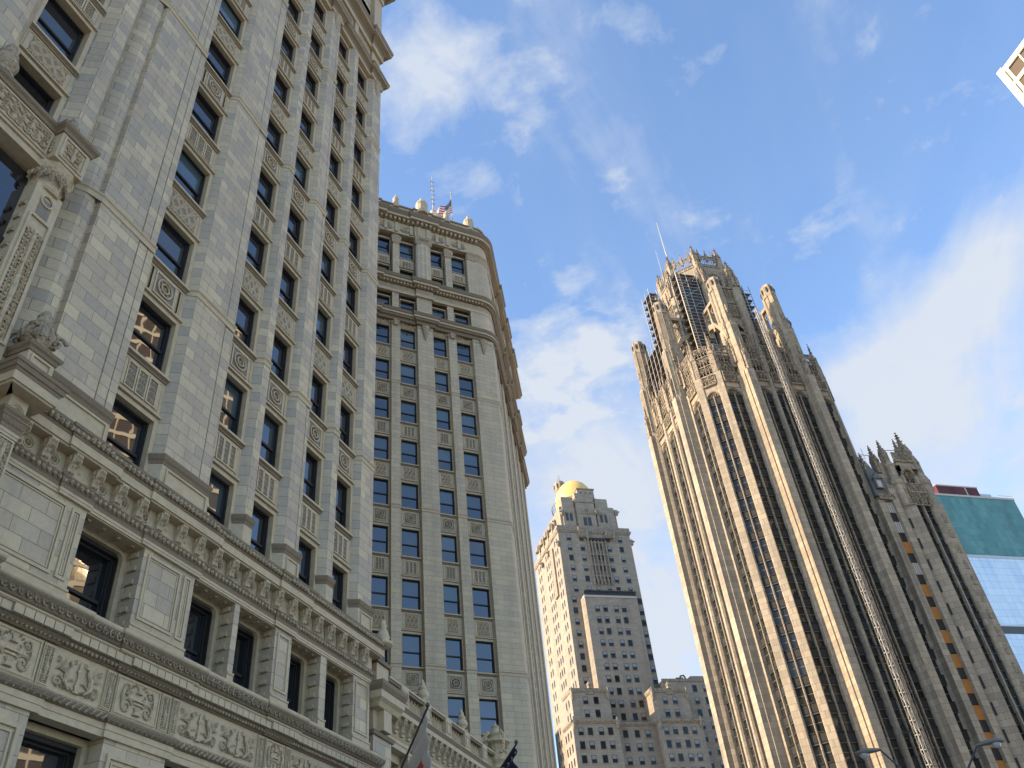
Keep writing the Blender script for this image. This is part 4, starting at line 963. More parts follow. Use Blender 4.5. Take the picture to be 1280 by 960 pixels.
o = cloth('starred_flag', 20, 14, lambda u, v: ((P2 + d2_ * (1.5 * v)).x - B2.x + math.sin(u * 15) * .08, (P2 + d2_ * (1.5 * v)).y - B2.y + math.sin(u * 15) * .08, (P2 + d2_ * (1.5 * v)).z - B2.z - 1.5 * u), ['navy_cloth', 'white_cloth'], B2,
          lambda u, v: 1 if (int(u * 20) % 4 == 1 and int(v * 14) % 4 == 1) else 0)
tag(o, 'navy flag with white stars hanging from the right slanted pole', 'flag')

# ------------------------------------------------------------------ gothic limestone skyscraper (right)
GA = R(36); GE = (math.cos(GA), math.sin(GA)); GN = (-math.sin(GA), math.cos(GA))
def gw(x, y): return x * GE[0] + y * GN[0], x * GE[1] + y * GN[1]
TX, TY = gw(90.2, 124.0)
TT = root('gothic_skyscraper', TX, TY, 36, 'tall gothic limestone skyscraper with flying buttresses and scaffolds around its crown', 'building')
H = 16.4; HS = 15.3; CX = 11.6; FT = 4.14; ZA = 98.0   # central face, side bays, chamfer start, storey height, top of arches
oct_ = [(-CX, -HS), (CX, -HS), (HS, -CX), (HS, CX), (CX, HS), (-CX, HS), (-HS, CX), (-HS, -CX)]
def inset(poly, d): return [(x * (1 - d / 15.3), y * (1 - d / 15.3)) for x, y in poly]
m = MB(); m.prism(inset(oct_, .75), -1.7, 104, 'trib'); part(m, 'wall', TT)
def rot_(x, y, a): c, s = math.cos(a), math.sin(a); return x * c - y * s, x * s + y * c
FACES = [(0, 0), (1, -math.pi / 2), (2, math.pi / 2), (3, math.pi)]      # south, west, east, north (local angle)
# window unit of a bay: two lights, mullion, sill
def bay_kind(w, hw=2.55, arched=False):
    m = MB(); a = w / 2
    m.box(-a, a, .35, .6, hw, FT, 'spand_shade'); m.box(-a + .1, -.25, .28, .36, hw + .25, FT - .2, 'spand_shade'); m.box(.25, a - .1, .28, .36, hw + .25, FT - .2, 'spand_shade')
    m.box(-a, a, .2, .6, FT - .1, FT + .04, 'spand_shade'); m.box(-a, a, .28, .6, hw - .06, hw + .08, 'dgrey')
    for x0, x1 in ((-a, -.16), (.16, a)):
        m.frame(x0, x1, 0, hw, .07, .42, .56, 'dgrey'); m.box(x0, x1, .44, .54, hw * .5 - .03, hw * .5 + .03, 'lampgrey')
    p = MB(); 
    for x0, x1 in ((-a + .06, -.16), (.16, a - .06)): p.add([(x0, .5, .05), (x1, .5, .05), (x1, .5, hw), (x0, .5, hw)], [(0, 1, 2, 3)], 'glassT')
    return (m, [p])
TK = {}; TL = []
def bay(ang, cx, cy, w, top=ZA, floors=23, score=0):
    """one vertical bay: face plane at local (cx, cy) rotated by ang; cy negative is outwards"""
    key = round(w, 2)
    if key not in TK: TK[key] = bay_kind(w)
    zt = top - w / 2 - .1                                # springing
    X, Y = rot_(cx, cy, ang)
    for k in range(floors):
        z = zt - FT * (k + 1)
        if z < -2: break
        TL.append((score + abs(z - 25), key, X, Y, z, ang))
    m = MB(); a = w / 2
    m.box(-.12, .12, .12, .55, -1.7, zt + .3, 'trib')
    m.tube([(-.0, .1, -1.7), (0, .1, zt + .3)], .06, 'trib', 4)
    ay = .12
    m.arch(-a, a, zt, zt, zt + a + .15, .0, .6, 'trib', None, 12)
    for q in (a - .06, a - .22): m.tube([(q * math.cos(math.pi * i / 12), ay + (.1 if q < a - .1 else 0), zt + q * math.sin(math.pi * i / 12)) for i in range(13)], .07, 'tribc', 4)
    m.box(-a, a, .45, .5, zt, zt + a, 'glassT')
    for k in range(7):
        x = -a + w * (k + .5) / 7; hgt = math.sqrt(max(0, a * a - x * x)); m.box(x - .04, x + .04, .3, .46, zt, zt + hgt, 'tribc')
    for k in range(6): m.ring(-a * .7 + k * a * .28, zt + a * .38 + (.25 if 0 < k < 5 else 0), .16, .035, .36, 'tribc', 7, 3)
    m.box(-a, a, .35, .6, zt - .15, zt + .05, 'spand_shade')
    part(m, 'bay_tracery', TT, X, Y, 0, ang)
def tpier(ang, pts, z0, z1, name='pier', mat='trib', top=None):
    m = MB(); m.prism([rot_(x, y, ang) for x, y in pts], z0, z1, mat, [rot_(x, y, ang) for x, y in top] if top else None); return part(m, name, TT)
def crocket(m, x, y, z, h, r, mat='tribc', n=4):
    """gothic pinnacle: shaft, gablets and crocketed spire"""
    m.prism([(x - r, y - r), (x + r, y - r), (x + r, y + r), (x - r, y + r)], z, z + h * .45, mat)
    for (dx, dy) in ((1, 0), (-1, 0), (0, 1), (0, -1)):
        m.add([(x + dx * r * 1.15 - dy * r, y + dy * r * 1.15 - dx * r, z + h * .42), (x + dx * r * 1.15 + dy * r, y + dy * r * 1.15 + dx * r, z + h * .42), (x + dx * r * 1.15, y + dy * r * 1.15, z + h * .62), (x, y, z + h * .6)], [(0, 1, 2), (0, 2, 3), (1, 3, 2)], mat)
    m.lathe(x, y, [(r * .95, z + h * .45), (.05, z + h * .97)], mat, 4, 1, math.pi / 4)
    for k in range(4):
        zz = z + h * (.54 + .1 * k); rr = r * (.95 - .2 * k)
        for q in range(4):
            a = q * math.pi / 2 + math.pi / 4; m.lathe(x + rr * math.cos(a), y + rr * math.sin(a), [(.02, zz - .12), (r * .28, zz), (.02, zz + .14)], mat, 4)
    for zz, k in ((.9, .5), (.97, .3)): m.lathe(x, y, [(.03, z + h * zz - .1), (r * k, z + h * zz), (.03, z + h * zz + .12)], mat, 4)
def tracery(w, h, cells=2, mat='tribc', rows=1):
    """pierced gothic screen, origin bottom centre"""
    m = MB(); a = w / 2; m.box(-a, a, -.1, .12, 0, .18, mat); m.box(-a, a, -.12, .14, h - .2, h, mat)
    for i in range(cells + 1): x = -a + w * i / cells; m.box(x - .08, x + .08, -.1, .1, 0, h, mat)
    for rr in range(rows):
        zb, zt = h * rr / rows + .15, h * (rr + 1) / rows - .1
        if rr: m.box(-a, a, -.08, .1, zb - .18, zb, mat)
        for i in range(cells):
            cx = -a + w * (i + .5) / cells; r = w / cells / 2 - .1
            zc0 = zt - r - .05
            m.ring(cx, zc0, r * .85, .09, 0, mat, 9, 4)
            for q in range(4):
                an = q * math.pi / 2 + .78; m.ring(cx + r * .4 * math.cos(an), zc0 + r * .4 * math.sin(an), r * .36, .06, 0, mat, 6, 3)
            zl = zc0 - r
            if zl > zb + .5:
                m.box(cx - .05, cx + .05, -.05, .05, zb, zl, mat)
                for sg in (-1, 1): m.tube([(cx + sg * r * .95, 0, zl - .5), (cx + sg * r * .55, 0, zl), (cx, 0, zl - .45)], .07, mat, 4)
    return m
for fi, ang in FACES:
    sc = 0 if fi < 2 else 500
    for cx in (-3.9, 0, 3.9): bay(ang, cx, -H + .15, 3.0, score=sc)
    for cx in (-9.8, 9.8): bay(ang, cx, -HS + .1, 3.3, score=sc)
    # narrow piers of the central face
    for cx in (-1.95, 1.95):
        tpier(ang, [(cx - .46, -H + .1), (cx - .28, -H - .25), (cx + .28, -H - .25), (cx + .46, -H + .1), (cx + .46, -HS), (cx - .46, -HS)], -1.7, 101.5)
    for sg in (-1, 1):
        def sx(p): q = [(sg * x, y) for x, y in p]; return q if sg == 1 else q[::-1]
        tpier(ang, sx([(5.38, -H - .0), (5.6, -H - .5), (5.8, -H - .5), (5.8, -H - 1.5), (7.35, -H - 1.5), (7.35, -H - .6), (7.6, -H - .6), (7.6, -HS - .3), (8.16, -HS - .2), (8.16, -HS + .8), (5.38, -HS + .8)]), -1.7, 101.0, 'buttress')
        tpier(ang, sx([(11.4, -HS + .1), (11.5, -HS - .1), (11.65, -HS - .1), (12.3, -HS + .55), (11.6, -HS + 1.3), (11.4, -HS + 1.0)]), -1.7, 102.0)
        # upper buttress: stepped, clustered, blunt octagonal head
        tpier(ang, sx([(5.45, -H - .1), (5.9, -H - .9), (7.2, -H - .9), (7.5, -H - .1), (7.5, -H + 3.0), (5.45, -H + 3.0)]), 101.0, 114, 'buttress', 'tribw')
        tpier(ang, sx([(5.55, -H + .5), (5.9, -H - .35), (7.1, -H - .35), (7.4, -H + .5), (7.4, -H + 2.6), (5.55, -H + 2.6)]), 114, 125.2, 'buttress', 'tribw')
        m = MB(); cxx = sg * 6.48; cyy = -H + 1.5
        cyy = -H + 1.15
        m.lathe(cxx, cyy, [(1.22, 124.6), (1.3, 125.0), (1.3, 127.2), (1.1, 127.9), (.75, 128.3)], 'trib', 8, 1.25, math.pi / 8)
        for q in range(8):
            an = q * math.pi / 4; x_, y_ = cxx + 1.2 * math.cos(an), cyy + 1.5 * math.sin(an)
            t = MB(); t.box(-.3, .3, -.06, .05, 125.5, 127.0, 'tribc'); t.lathe(0, -.1, [(.05, 125.4), (.2, 125.9), (.22, 126.4), (.05, 127.0)], 'spand_shade', 5); m.merge(t, (x_, y_, 0), an + math.pi / 2)  # dark shapes give the niches their shade by colour
            an += math.pi / 8; x_, y_ = cxx + 1.28 * math.cos(an), cyy + 1.6 * math.sin(an); m.tube([(x_, y_, 116), (x_, y_, 127.6)], .1, 'trib', 4)
        for xx in (-.75, -.25, .25, .75): m.tube([(cxx + xx, -H - .92, 102), (cxx + xx, -H - .92, 113.4)], .12, 'trib', 4); m.tube([(cxx + xx * .75, -H - .38, 114), (cxx + xx * .75, -H - .38, 125)], .1, 'trib', 4)
        for sx_ in (-1.0, 1.0):
            for zz, hh in ((104, 7), (110.5, 6.5)): crocket(m, cxx + sx_ * 1.05, -H + .5, zz, hh, .3)
        crocket(m, cxx, -H - 1.15, 101, 8.5, .42)
        for zz in (113.9, 118.5): m.lathe(cxx, -H - .45, [(.12, zz - 1.6), (.34, zz - 1.0), (.38, zz), (.16, zz + .8), (.02, zz + 1.5)], 'tribc', 6)
        o = part(m, 'buttress_head', TT, 0, 0, 0, ang)
        # flying arch back to the crown
        m = MB()
        for t_ in (0, 1): pass
        P = [(-H + 2.4, 111.0), (-H + 2.9, 114.6), (-H + 4.2, 117.0), (-H + 6.0, 118.0), (-H + 8.6, 118.4)]
        for i in range(len(P) - 1):
            (y0, z0), (y1, z1) = P[i], P[i + 1]
            m.add([(cxx - .55, y0, z0), (cxx + .55, y0, z0), (cxx + .55, y0, z0 + 1.5), (cxx - .55, y0, z0 + 1.5), (cxx - .55, y1, z1), (cxx + .55, y1, z1), (cxx + .55, y1, z1 + 1.3), (cxx - .55, y1, z1 + 1.3)],
                  [(0, 1, 2, 3), (7, 6, 5, 4), (0, 4, 5, 1), (1, 5, 6, 2), (2, 6, 7, 3), (3, 7, 4, 0)], 'trib')
        m.box(cxx - .5, cxx + .5, -H + 2.4, -H + 8.6, 123.2, 124.0, 'trib')
        for yy in (-H + 2.6, -H + 4.9, -H + 7.2): m.box(cxx - .5, cxx + .5, yy - .25, yy + .25, 116.5, 123.3, 'trib')
        for yy in (-H + 3.75, -H + 6.05):
            t = MB(); t.ring(0, 121.9, .85, .16, 0, 'tribc', 10, 4); m.merge(t, (cxx, yy, 0), math.pi / 2)
        part(m, 'flying_buttress', TT, 0, 0, 0, ang)
    # balcony and parapet tracery above the arches
    for cx in (-3.9, 0, 3.9):
        m = MB(); m.merge(tracery(2.7, 2.2, 2, rows=1), (cx, -H - .25, 99.4)); m.merge(tracery(2.7, 3.0, 2), (cx, -H + .1, 101.8)); m.merge(tracery(2.7, 4.2, 2, rows=2), (cx, -H + .3, 105.0))
        m.box(cx - 1.35, cx + 1.35, -H + .0, -H + 1.4, ZA, 99.4, 'trib'); m.box(cx - 1.35, cx + 1.35, -H - .35, -H + .3, 99.2, 99.5, 'tribc')
        m.box(cx - 1.35, cx + 1.35, -H + .9, -H + 1.0, 101.9, 108.9, 'spand_shade'); m.lathe(cx, -H + .2, [(.16, 101.6), (.16, 109.6), (.26, 109.8), (.02, 111.6)], 'tribc', 5)  # dark plate added behind the tracery as the shade of an open gallery
        part(m, 'pierced_balcony', TT, 0, 0, 0, ang)
    for cx in (-9.8, 9.8):
        m = MB(); m.merge(tracery(2.9, 2.2, 2), (cx, -HS - .25, 99.4)); m.merge(tracery(2.9, 5.2, 2, rows=2), (cx, -HS + .1, 101.8)); m.merge(tracery(2.9, 2.0, 3), (cx, -HS + .2, 107.0)); m.box(cx - 1.45, cx + 1.45, -HS, -HS + 1.2, ZA, 99.4, 'trib')
        m.box(cx - 1.45, cx + 1.45, -HS - .35, -HS + .3, 99.2, 99.5, 'tribc'); m.box(cx - 1.45, cx + 1.45, -HS + .8, -HS + .9, 101.9, 106.8, 'spand_shade'); part(m, 'pierced_balcony', TT, 0, 0, 0, ang)  # dark plate again paints the gallery shade behind the screen
    for cx, yy, zz, hh, rr in [(-1.95, .1, 101.5, 11.5, .52), (1.95, .1, 101.5, 11.5, .52), (-5.0, .4, 103, 9.0, .42), (5.0, .4, 103, 9, .42), (-8.0, 1.2, 103, 9, .42), (8.0, 1.2, 103, 9, .42), (-11.5, 1.6, 102, 9.5, .5), (11.5, 1.6, 102, 9.5, .5)]:
        m = MB(); crocket(m, cx, -H + yy, zz, hh, rr); part(m, 'pinnacle', TT, 0, 0, 0, ang)
# chamfered corners
for q in range(4):
    ang = -math.pi / 4 + q * math.pi / 2; D = (CX + HS) / math.sqrt(2)
    bay(ang, 0, -D + .12, 2.55, score=(0 if q in (0,) else 300))
    for sg in (-1, 1):
        p = [(sg * 1.27, -D + .1), (sg * 1.45, -D - .1), (sg * 2.35, -D - .1), (sg * 2.62, -D + .2), (sg * 2.62, -D + 1), (sg * 1.27, -D + 1)]
        tpier(ang, p if sg == 1 else p[::-1], -1.7, 102)
    m = MB(); m.merge(tracery(2.6, 2.2, 2), (0, -D - .2, 99.4)); m.merge(tracery(2.6, 7.2, 2, rows=3), (0, -D + .1, 101.8)); m.box(-1.3, 1.3, -D + .1, -D + 1.3, ZA, 99.4, 'trib'); m.box(-1.3, 1.3, -D - .3, -D + .3, 99.2, 99.5, 'tribc'); m.box(-1.3, 1.3, -D + .8, -D + .9, 101.9, 108.6, 'spand_shade')  # corner screen backed by a dark plate, shade put in as colour
    crocket(m, -1.9, -D + .4, 102, 11, .55); crocket(m, 1.9, -D + .4, 102, 11, .55); part(m, 'pierced_balcony', TT, 0, 0, 0, ang)
many(TL, TT, TK, 100)
# crown: tall octagon
def octo(r, a0=math.pi / 8): return [(r / math.cos(math.pi / 8) * math.cos(a0 + i * math.pi / 4), r / math.cos(math.pi / 8) * math.sin(a0 + i * math.pi / 4)) for i in range(8)]
m = MB(); m.prism(octo(7.6), 100, 143.0, 'tribw'); m.prism(octo(9.3), 100, 133.5, 'tribw'); part(m, 'crown_wall', TT).scale = (.95, .95, 1)
m = MB(); m.prism(octo(15.0), 103.6, 104, 'roof'); part(m, 'roof', TT)
m = MB(); m.prism(inset(oct_, 1.6), 103, 107.6, 'tribw'); m.prism(octo(11.8), 107.6, 112.5, 'tribw', octo(11.0)); part(m, 'crown_base', TT)
for i in range(8):
    ang = i * math.pi / 4; mm = MB()
    w = 2.5
    mm.box(-w - .25, -w + .25, -9.75, -9.2, 104, 123, 'tribc'); mm.box(w - .25, w + .25, -9.75, -9.2, 104, 123, 'tribc')
    mm.arch(-w, w, 104, 119.5, 123.0, -9.75, -9.2, 'trib', 2.6); mm.box(-w, w, -9.4, -9.28, 104, 122.2, 'glassT')
    for q in (-.8, .8): mm.box(q - .14, q + .14, -9.7, -9.3, 104, 121.6, 'trib')
    for zz in (108, 112, 116, 119.5): mm.box(-w, w, -9.65, -9.3, zz - .5, zz + .35, 'tribc')
    for q in (0, 1): mm.tube([((w + .1 - .3 * q) * math.cos(math.pi * k / 10), -9.8, 119.5 + (2.7 - .3 * q) * math.sin(math.pi * k / 10)) for k in range(11)], .16, 'tribc', 4)
    part(mm, 'crown_window', TT, 0, 0, 0, ang).scale = (.95, .95, 1)
    mm = MB(); mm.merge(tracery(6.4, 3.4, 5), (0, -9.5, 124.3)); mm.merge(tracery(6.6, 4.2, 4), (0, -9.45, 128.4)); mm.merge(tracery(7.0, 2.6, 6), (0, -9.5, 133.2)); mm.box(-3.8, 3.8, -9.75, -9.2, 132.9, 133.4, 'tribc')
    for q in (-2.6, -.9, .9, 2.6): crocket(mm, q, -9.45, 133.4, 5.2, .34)
    part(mm, 'crown_parapet', TT, 0, 0, 0, ang).scale = (.97, .97, 1); mm = MB(); mm.arch(-2.4, 2.4, 129, 136, 141.5, -9.2, -8.4, 'trib', 2.9)
    mm.box(-3.4, -2.4, -9.2, -8.4, 127.5, 141.5, 'trib'); mm.box(2.4, 3.4, -9.2, -8.4, 127.5, 141.5, 'trib'); mm.box(-2.4, 2.4, -8.75, -8.55, 127.5, 139, 'spand_shade')
    for q in (0, 1, 2): mm.tube([((2.45 - .3 * q) * math.cos(math.pi * k / 10), -9.3 + .1 * q, 136 + (2.9 - .3 * q) * math.sin(math.pi * k / 10)) for k in range(11)], .17, 'tribc', 4)
    mm.merge(tracery(4.6, 5.0, 2, rows=1), (0, -8.9, 132.6)); mm.merge(tracery(4.6, 3.6, 3, rows=1), (0, -8.95, 128.4))
    mm.merge(tracery(6.6, 3.6, 6, rows=1), (0, -9.0, 141.6)); mm.box(-3.5, 3.5, -9.35, -8.5, 141.2, 141.7, 'tribc')
    for q in (-2.2, 0, 2.2): crocket(mm, q, -8.9, 143.5, 4.2, .3)
    part(mm, 'crown_tracery', TT, 0, 0, 0, ang).scale = (.86, .86, 1)
    a2 = ang + math.pi / 8; rr = 9.9; x, y = rr * math.sin(a2), -rr * math.cos(a2)
    mm = MB(); c8 = [(x + 1.15 * math.cos(k * math.pi / 4), y + 1.15 * math.sin(k * math.pi / 4)) for k in range(8)]; c9 = [(x * .985 + .85 * math.cos(k * math.pi / 4), y * .985 + .85 * math.sin(k * math.pi / 4)) for k in range(8)]
    mm.prism(c8, 100, 136.5, 'tribw'); crocket(mm, x, y, 136.0, 7.0, .8)
    for k in range(8):
        an = k * math.pi / 4; mm.tube([(x + 1.1 * math.cos(an), y + 1.1 * math.sin(an), 104), (x + 1.1 * math.cos(an), y + 1.1 * math.sin(an), 132)], .15, 'trib', 4)
    for k in range(3):
        an = a2 - math.pi / 2 + (k - 1) * .9; crocket(mm, x + 1.1 * math.cos(an), y + 1.1 * math.sin(an), 133.5, 5.5, .36)
    part(mm, 'crown_turret', TT).scale = (.97, .97, 1)
    mm = MB(); x, y = x * .81, y * .81; mm.prism([(x + .8 * math.cos(k * math.pi / 4), y + .8 * math.sin(k * math.pi / 4)) for k in range(8)], 133, 143.5, 'tribw'); crocket(mm, x, y, 142.5, 6.5, .6); part(mm, 'lantern_turret', TT)
m = MB(); m.tube([(-6.2, -1.5, 143), (-6.2, -1.5, 163.5)], [.2, .06], 'white', 5); m.tube([(-6.5, 2, 143), (-6.5, 2, 157)], [.1, .04], 'white', 4); m.tube([(3.5, -5, 143), (3.5, -5, 151)], [.08, .04], 'dgrey', 4); part(m, 'antenna', TT)
m = MB(); m.prism(octo(7.0), 142.9, 143.2, 'roof'); part(m, 'roof', TT)

# hoist mast on the shaded face
def lattice(m, x, y, z0, z1, w, d, step, mat, r=.06):
    for sx in (-w / 2, w / 2):
        for sy in (-d / 2, d / 2): m.box(x + sx - r, x + sx + r, y + sy - r, y + sy + r, z0, z1, mat)
    z = z0; k = 0
    while z < z1 - .01:
        z2 = min(z1, z + step)
        for sy in (-d / 2, d / 2):
            m.box(x - w / 2, x + w / 2, y + sy - r * .8, y + sy + r * .8, z - r, z + r, mat); m.tube([(x - w / 2 * (1 if k % 2 else -1), y + sy, z), (x + w / 2 * (1 if k % 2 else -1), y + sy, z2)], r * .8, mat, 4)
        for sx in (-w / 2, w / 2): m.box(x + sx - r * .8, x + sx + r * .8, y - d / 2, y + d / 2, z - r, z + r, mat); m.tube([(x + sx, y - d / 2 * (1 if k % 2 else -1), z), (x + sx, y + d / 2 * (1 if k % 2 else -1), z2)], r * .8, mat, 4)
        z += step; k += 1
hx, hy = gw(89.6, 105.2)
HM = root('construction_hoist', hx, hy, 36, 'tall white lattice hoist mast climbing the shaded face of the gothic skyscraper', 'hoist')
m = MB(); lattice(m, -.35, 0, -1.7, 117, .62, .6, 2.0, 'white', .045); part(m, 'mast', HM)
m = MB(); lattice(m, 1.0, .3, -1.7, 113, .7, .7, 5.0, 'plank', .045); m.box(.75, .8, -.1, -.05, -1.7, 113, 'metal'); part(m, 'service_tower', HM)
z = 8
while z < 112:
    m = MB(); m.tube([(-.5, .3, z), (-1.1, 1.9, z)], .08, 'dgrey', 4); m.tube([(.9, .3, z), (1.4, 1.9, z)], .08, 'dgrey', 4); m.box(-1.3, 1.5, 1.7, 1.85, z - .1, z + .1, 'dgrey'); part(m, 'wall_tie', HM); z += 12.6
# scaffolds on the crown
def scaffold(x, y, rz, w, d, z0, z1, label, net=True, lift=2.0, plats=True):
    X, Y = gw(x, y); S = root('scaffold', X, Y, 36 + rz, label, 'scaffold', 'scaffolds around the crown'); m = MB(); nx = max(1, round(w / 2.2)); ny = max(1, round(d / 1.6))
    for i in range(nx + 1):
        for j in range(ny + 1): m.box(-w / 2 + w * i / nx - .06, -w / 2 + w * i / nx + .06, -d / 2 + d * j / ny - .06, -d / 2 + d * j / ny + .06, z0, z1 + 1.4, 'metal')
    z = z0; k = 0
    while z < z1:
        for yy in (-d / 2, d / 2): m.box(-w / 2, w / 2, yy - .05, yy + .05, z - .05, z + .05, 'metal'); m.box(-w / 2, w / 2, yy - .04, yy + .04, z + 1.0, z + 1.08, 'metal')
        for i in range(nx):
            xa, xb = -w / 2 + w * i / nx, -w / 2 + w * (i + 1) / nx
            if (i + k) % 2 == 0: m.tube([(xa, -d / 2, z), (xb, -d / 2, z + lift)], .045, 'metal', 4)
        z += lift; k += 1
    part(m, 'tube_frame', S)
    if plats:
        p = MB(); z = z0 + lift
        while z < z1 + .1: p.box(-w / 2 + .05, w / 2 - .05, -d / 2 + .05, d / 2 - .05, z, z + .12, 'plank'); z += lift
        part(p, 'planking', S)
    if net:
        p = MB(); p.box(-w / 2 + .9, w / 2, -d / 2 + .1, -d / 2 + .14, z0, z1 - 4, 'net'); p.box(w / 2 + .06, w / 2 + .1, -d / 2, d / 2, z0, z1, 'net'); part(p, 'debris_netting', S)
        p = MB(); z = z0
        while z < z1: p.box(-w / 2, -w / 2 + .85, -d / 2 - .2, -d / 2 - .08, z, z + .16, 'white'); z += .8
        p.box(-w / 2 - .08, -w / 2 + .02, -d / 2 - .22, -d / 2 - .06, z0, z1, 'white'); p.box(-w / 2 + .83, -w / 2 + .93, -d / 2 - .22, -d / 2 - .06, z0, z1, 'white'); part(p, 'access_ladder', S)
    return S
scaffold(82.0, 116.0, 0, 5.0, 2.4, 104, 136, 'tall narrow netted scaffold rising against the left side of the crown')
scaffold(76.2, 124.5, 0, 3.2, 9.5, 102, 121, 'wide scaffold with timber decks between the two leftmost buttress heads', False)
scaffold(75.2, 120.8, 0, 2.0, 3.6, 119, 133, 'small scaffold hanging outside the left buttress head', False)
scaffold(96.3, 116.5, 0, 3.4, 2.2, 121, 134, 'small scaffold behind the right flying buttress', False)

# ------------------------------------------------------------------ lower gothic annex to the right of the skyscraper
AX, AY = gw(109.8, 107.0)
AT = root('gothic_annex_tower', AX, AY, 36, 'lower gothic limestone tower with spires and a single arched bay at the far right', 'building')
A = lambda x: x - 109.8
m = MB(); m.box(A(102.2), A(105.2), 1.2, 20, -1.7, 75.0, 'trib'); m.box(A(105.0), A(114.6), 1.6, 20, -1.7, 80, 'trib'); part(m, 'wall', AT)
# recessed window strip
m = MB(); m.box(A(101.6), A(102.9), .6, 1.6, -1.7, 73.5, 'trib'); m.box(A(104.6), A(105.9), .35, 1.7, -1.7, 76.0, 'trib'); part(m, 'pier', AT)
z = 71.2; k = 0
while z > 0:
    m = MB(); m.box(A(102.9), A(104.6), 1.0, 1.3, z - 1.7, z, 'black'); part(m, 'dark_spandrel', AT)
    m = MB(); mt = ['conc', 'conc', 'orange', 'conc', 'orange', 'orange', 'orange', 'orange', 'orange'][min(k, 8)]
    m.box(A(102.9), A(104.6), .95, 1.2, z, z + 2.15, mt)
    for q in range(4): m.box(A(102.9) + .42 * q, A(102.9) + .42 * q + .05, .92, .95, z, z + 2.15, 'dgrey' if mt == 'conc' else 'orange')
    part(m, 'window', AT); z -= 4.0; k += 1
m = MB(); m.box(A(102.0), A(105.4), .3, 1.5, 73.6, 74.1, 'tribc')
for q in range(9): m.box(A(102.0) + .38 * q, A(102.0) + .38 * q + .2, .2, .5, 74.1, 74.7, 'tribc')
m.plate([(A(101.9), 74.6), (A(105.2), 74.6), (A(105.2), 77.6), (A(102.8), 81.6), (A(101.9), 79.5)], .9, 8.0, 'slate')
m.box(A(102.5), A(104.0), .4, 1.2, 76.0, 78.0, 'slate'); m.plate([(A(102.2), 78.0), (A(104.3), 78.0), (A(103.25), 79.4)], .2, 2, 'slate'); m.box(A(102.8), A(103.7), .36, .4, 76.2, 77.6, 'conc'); part(m, 'dormer_roof', AT)
# main shaft with splayed left corner and one double bay
sh = [(A(105.7), 1.8), (A(108.1), -.15), (A(108.5), -.3), (A(108.5), .9), (A(107.2), 2.4)]
m = MB(); m.prism(sh, -1.7, 72.6, 'trib'); m.prism([(A(105.9), 2.0), (A(107.3), .2), (A(108.4), .1), (A(108.4), 1.2), (A(107.2), 2.4)], 72.6, 77.5, 'trib')
m.prism([(A(105.6), 1.9), (A(108.0), -.35), (A(108.7), -.45), (A(108.7), .5), (A(107.2), 2.4)], 72.4, 72.7, 'tribc'); part(m, 'corner_pier', AT)
for z in [68.2 - 4.05 * i for i in range(17)]:
    m = MB(); t = MB(); t.box(-.17, .17, -.05, .2, 0, 2.0, 'black'); m.merge(t); X = A(106.85); Y = .86; part(m, 'slit_window', AT, X, Y, z, -math.atan2(1.95, 2.4))
m = MB(); m.prism([(A(111.9), .1), (A(112.2), -.3), (A(114.3), -.3), (A(114.7), .4), (A(114.7), 18), (A(111.9), 2)], -1.7, 73, 'trib'); m.prism([(A(112.1), .2), (A(114.2), .2), (A(114.4), 18), (A(112.1), 2)], 73, 79, 'trib')
for k in range(24): m.box(A(114.35), A(114.8), 1.0 + .0 * k, 1.6, 3 * k, 3 * k + 1.2, 'tribc'); m.box(A(112.9), A(113.5), -.42, -.3, 3 * k, 3 * k + 1.6, 'tribc')
part(m, 'corner_pier', AT)
ak = {}; al = []; ak['a'] = bay_kind(3.3)
zt = 75.6 - 1.0; k = 0; z = 69.0
while z > -2: al.append((k, 'a', A(110.2), .1, z, 0)); z -= FT; k += 1
many(al, AT, ak, 100)
m = MB(); m.box(A(110.2) - .13, A(110.2) + .13, -.05, .6, -1.7, 74, 'trib'); m.merge(tracery(3.4, 3.0, 2), (A(110.2), -.2, 72.4)); m.box(A(108.5), A(111.9), .3, 1.6, 73.2, 76.2, 'trib')
m.merge(tracery(3.4, 2.0, 3), (A(110.2), -.25, 75.0)); part(m, 'bay_tracery', AT)
m = MB(); m.box(A(108.5), A(109.0), .0, 1.6, 76, 79, 'trib'); m.box(A(111.4), A(111.9), .0, 1.6, 76, 79, 'trib'); m.arch(A(109.0), A(111.4), 76, 79.0, 81.2, 0, 1.6, 'trib', 1.2)
m.box(A(108.5), A(111.9), 0, 1.6, 81.2, 82, 'trib'); m.box(A(109.0), A(111.4), .7, .8, 76, 80.2, 'black'); t = tracery(2.2, 3.2, 2); m.merge(t, (A(110.2), .45, 76.8))
for q in (0, 1): m.tube([(A(110.2) + (1.25 + .2 * q) * math.cos(math.pi * i / 10), -.05, 79 + (1.25 + .2 * q) * math.sin(math.pi * i / 10)) for i in range(11)], .12, 'tribc', 4)
m.box(A(108.2), A(112.2), -.3, .2, 81.8, 82.2, 'tribc'); m.merge(tracery(3.9, 1.7, 6), (A(110.2), -.1, 82.2)); part(m, 'belfry', AT)
m = MB(); m.box(A(106.2), A(114.0), 1.6, 12, 76, 82.6, 'trib'); m.lathe(A(107.6), .9, [(.9, 72.6), (.9, 77), (1.15, 77.3), (1.15, 78.2), (.8, 78.6), (.8, 81), (1.0, 81.3), (.4, 82.4)], 'trib', 8)
m.lathe(A(113.2), .7, [(.9, 73), (.9, 77.2), (1.15, 77.5), (1.15, 78.4), (.8, 78.7), (.8, 79.6)], 'trib', 8); part(m, 'upper_stage', AT)
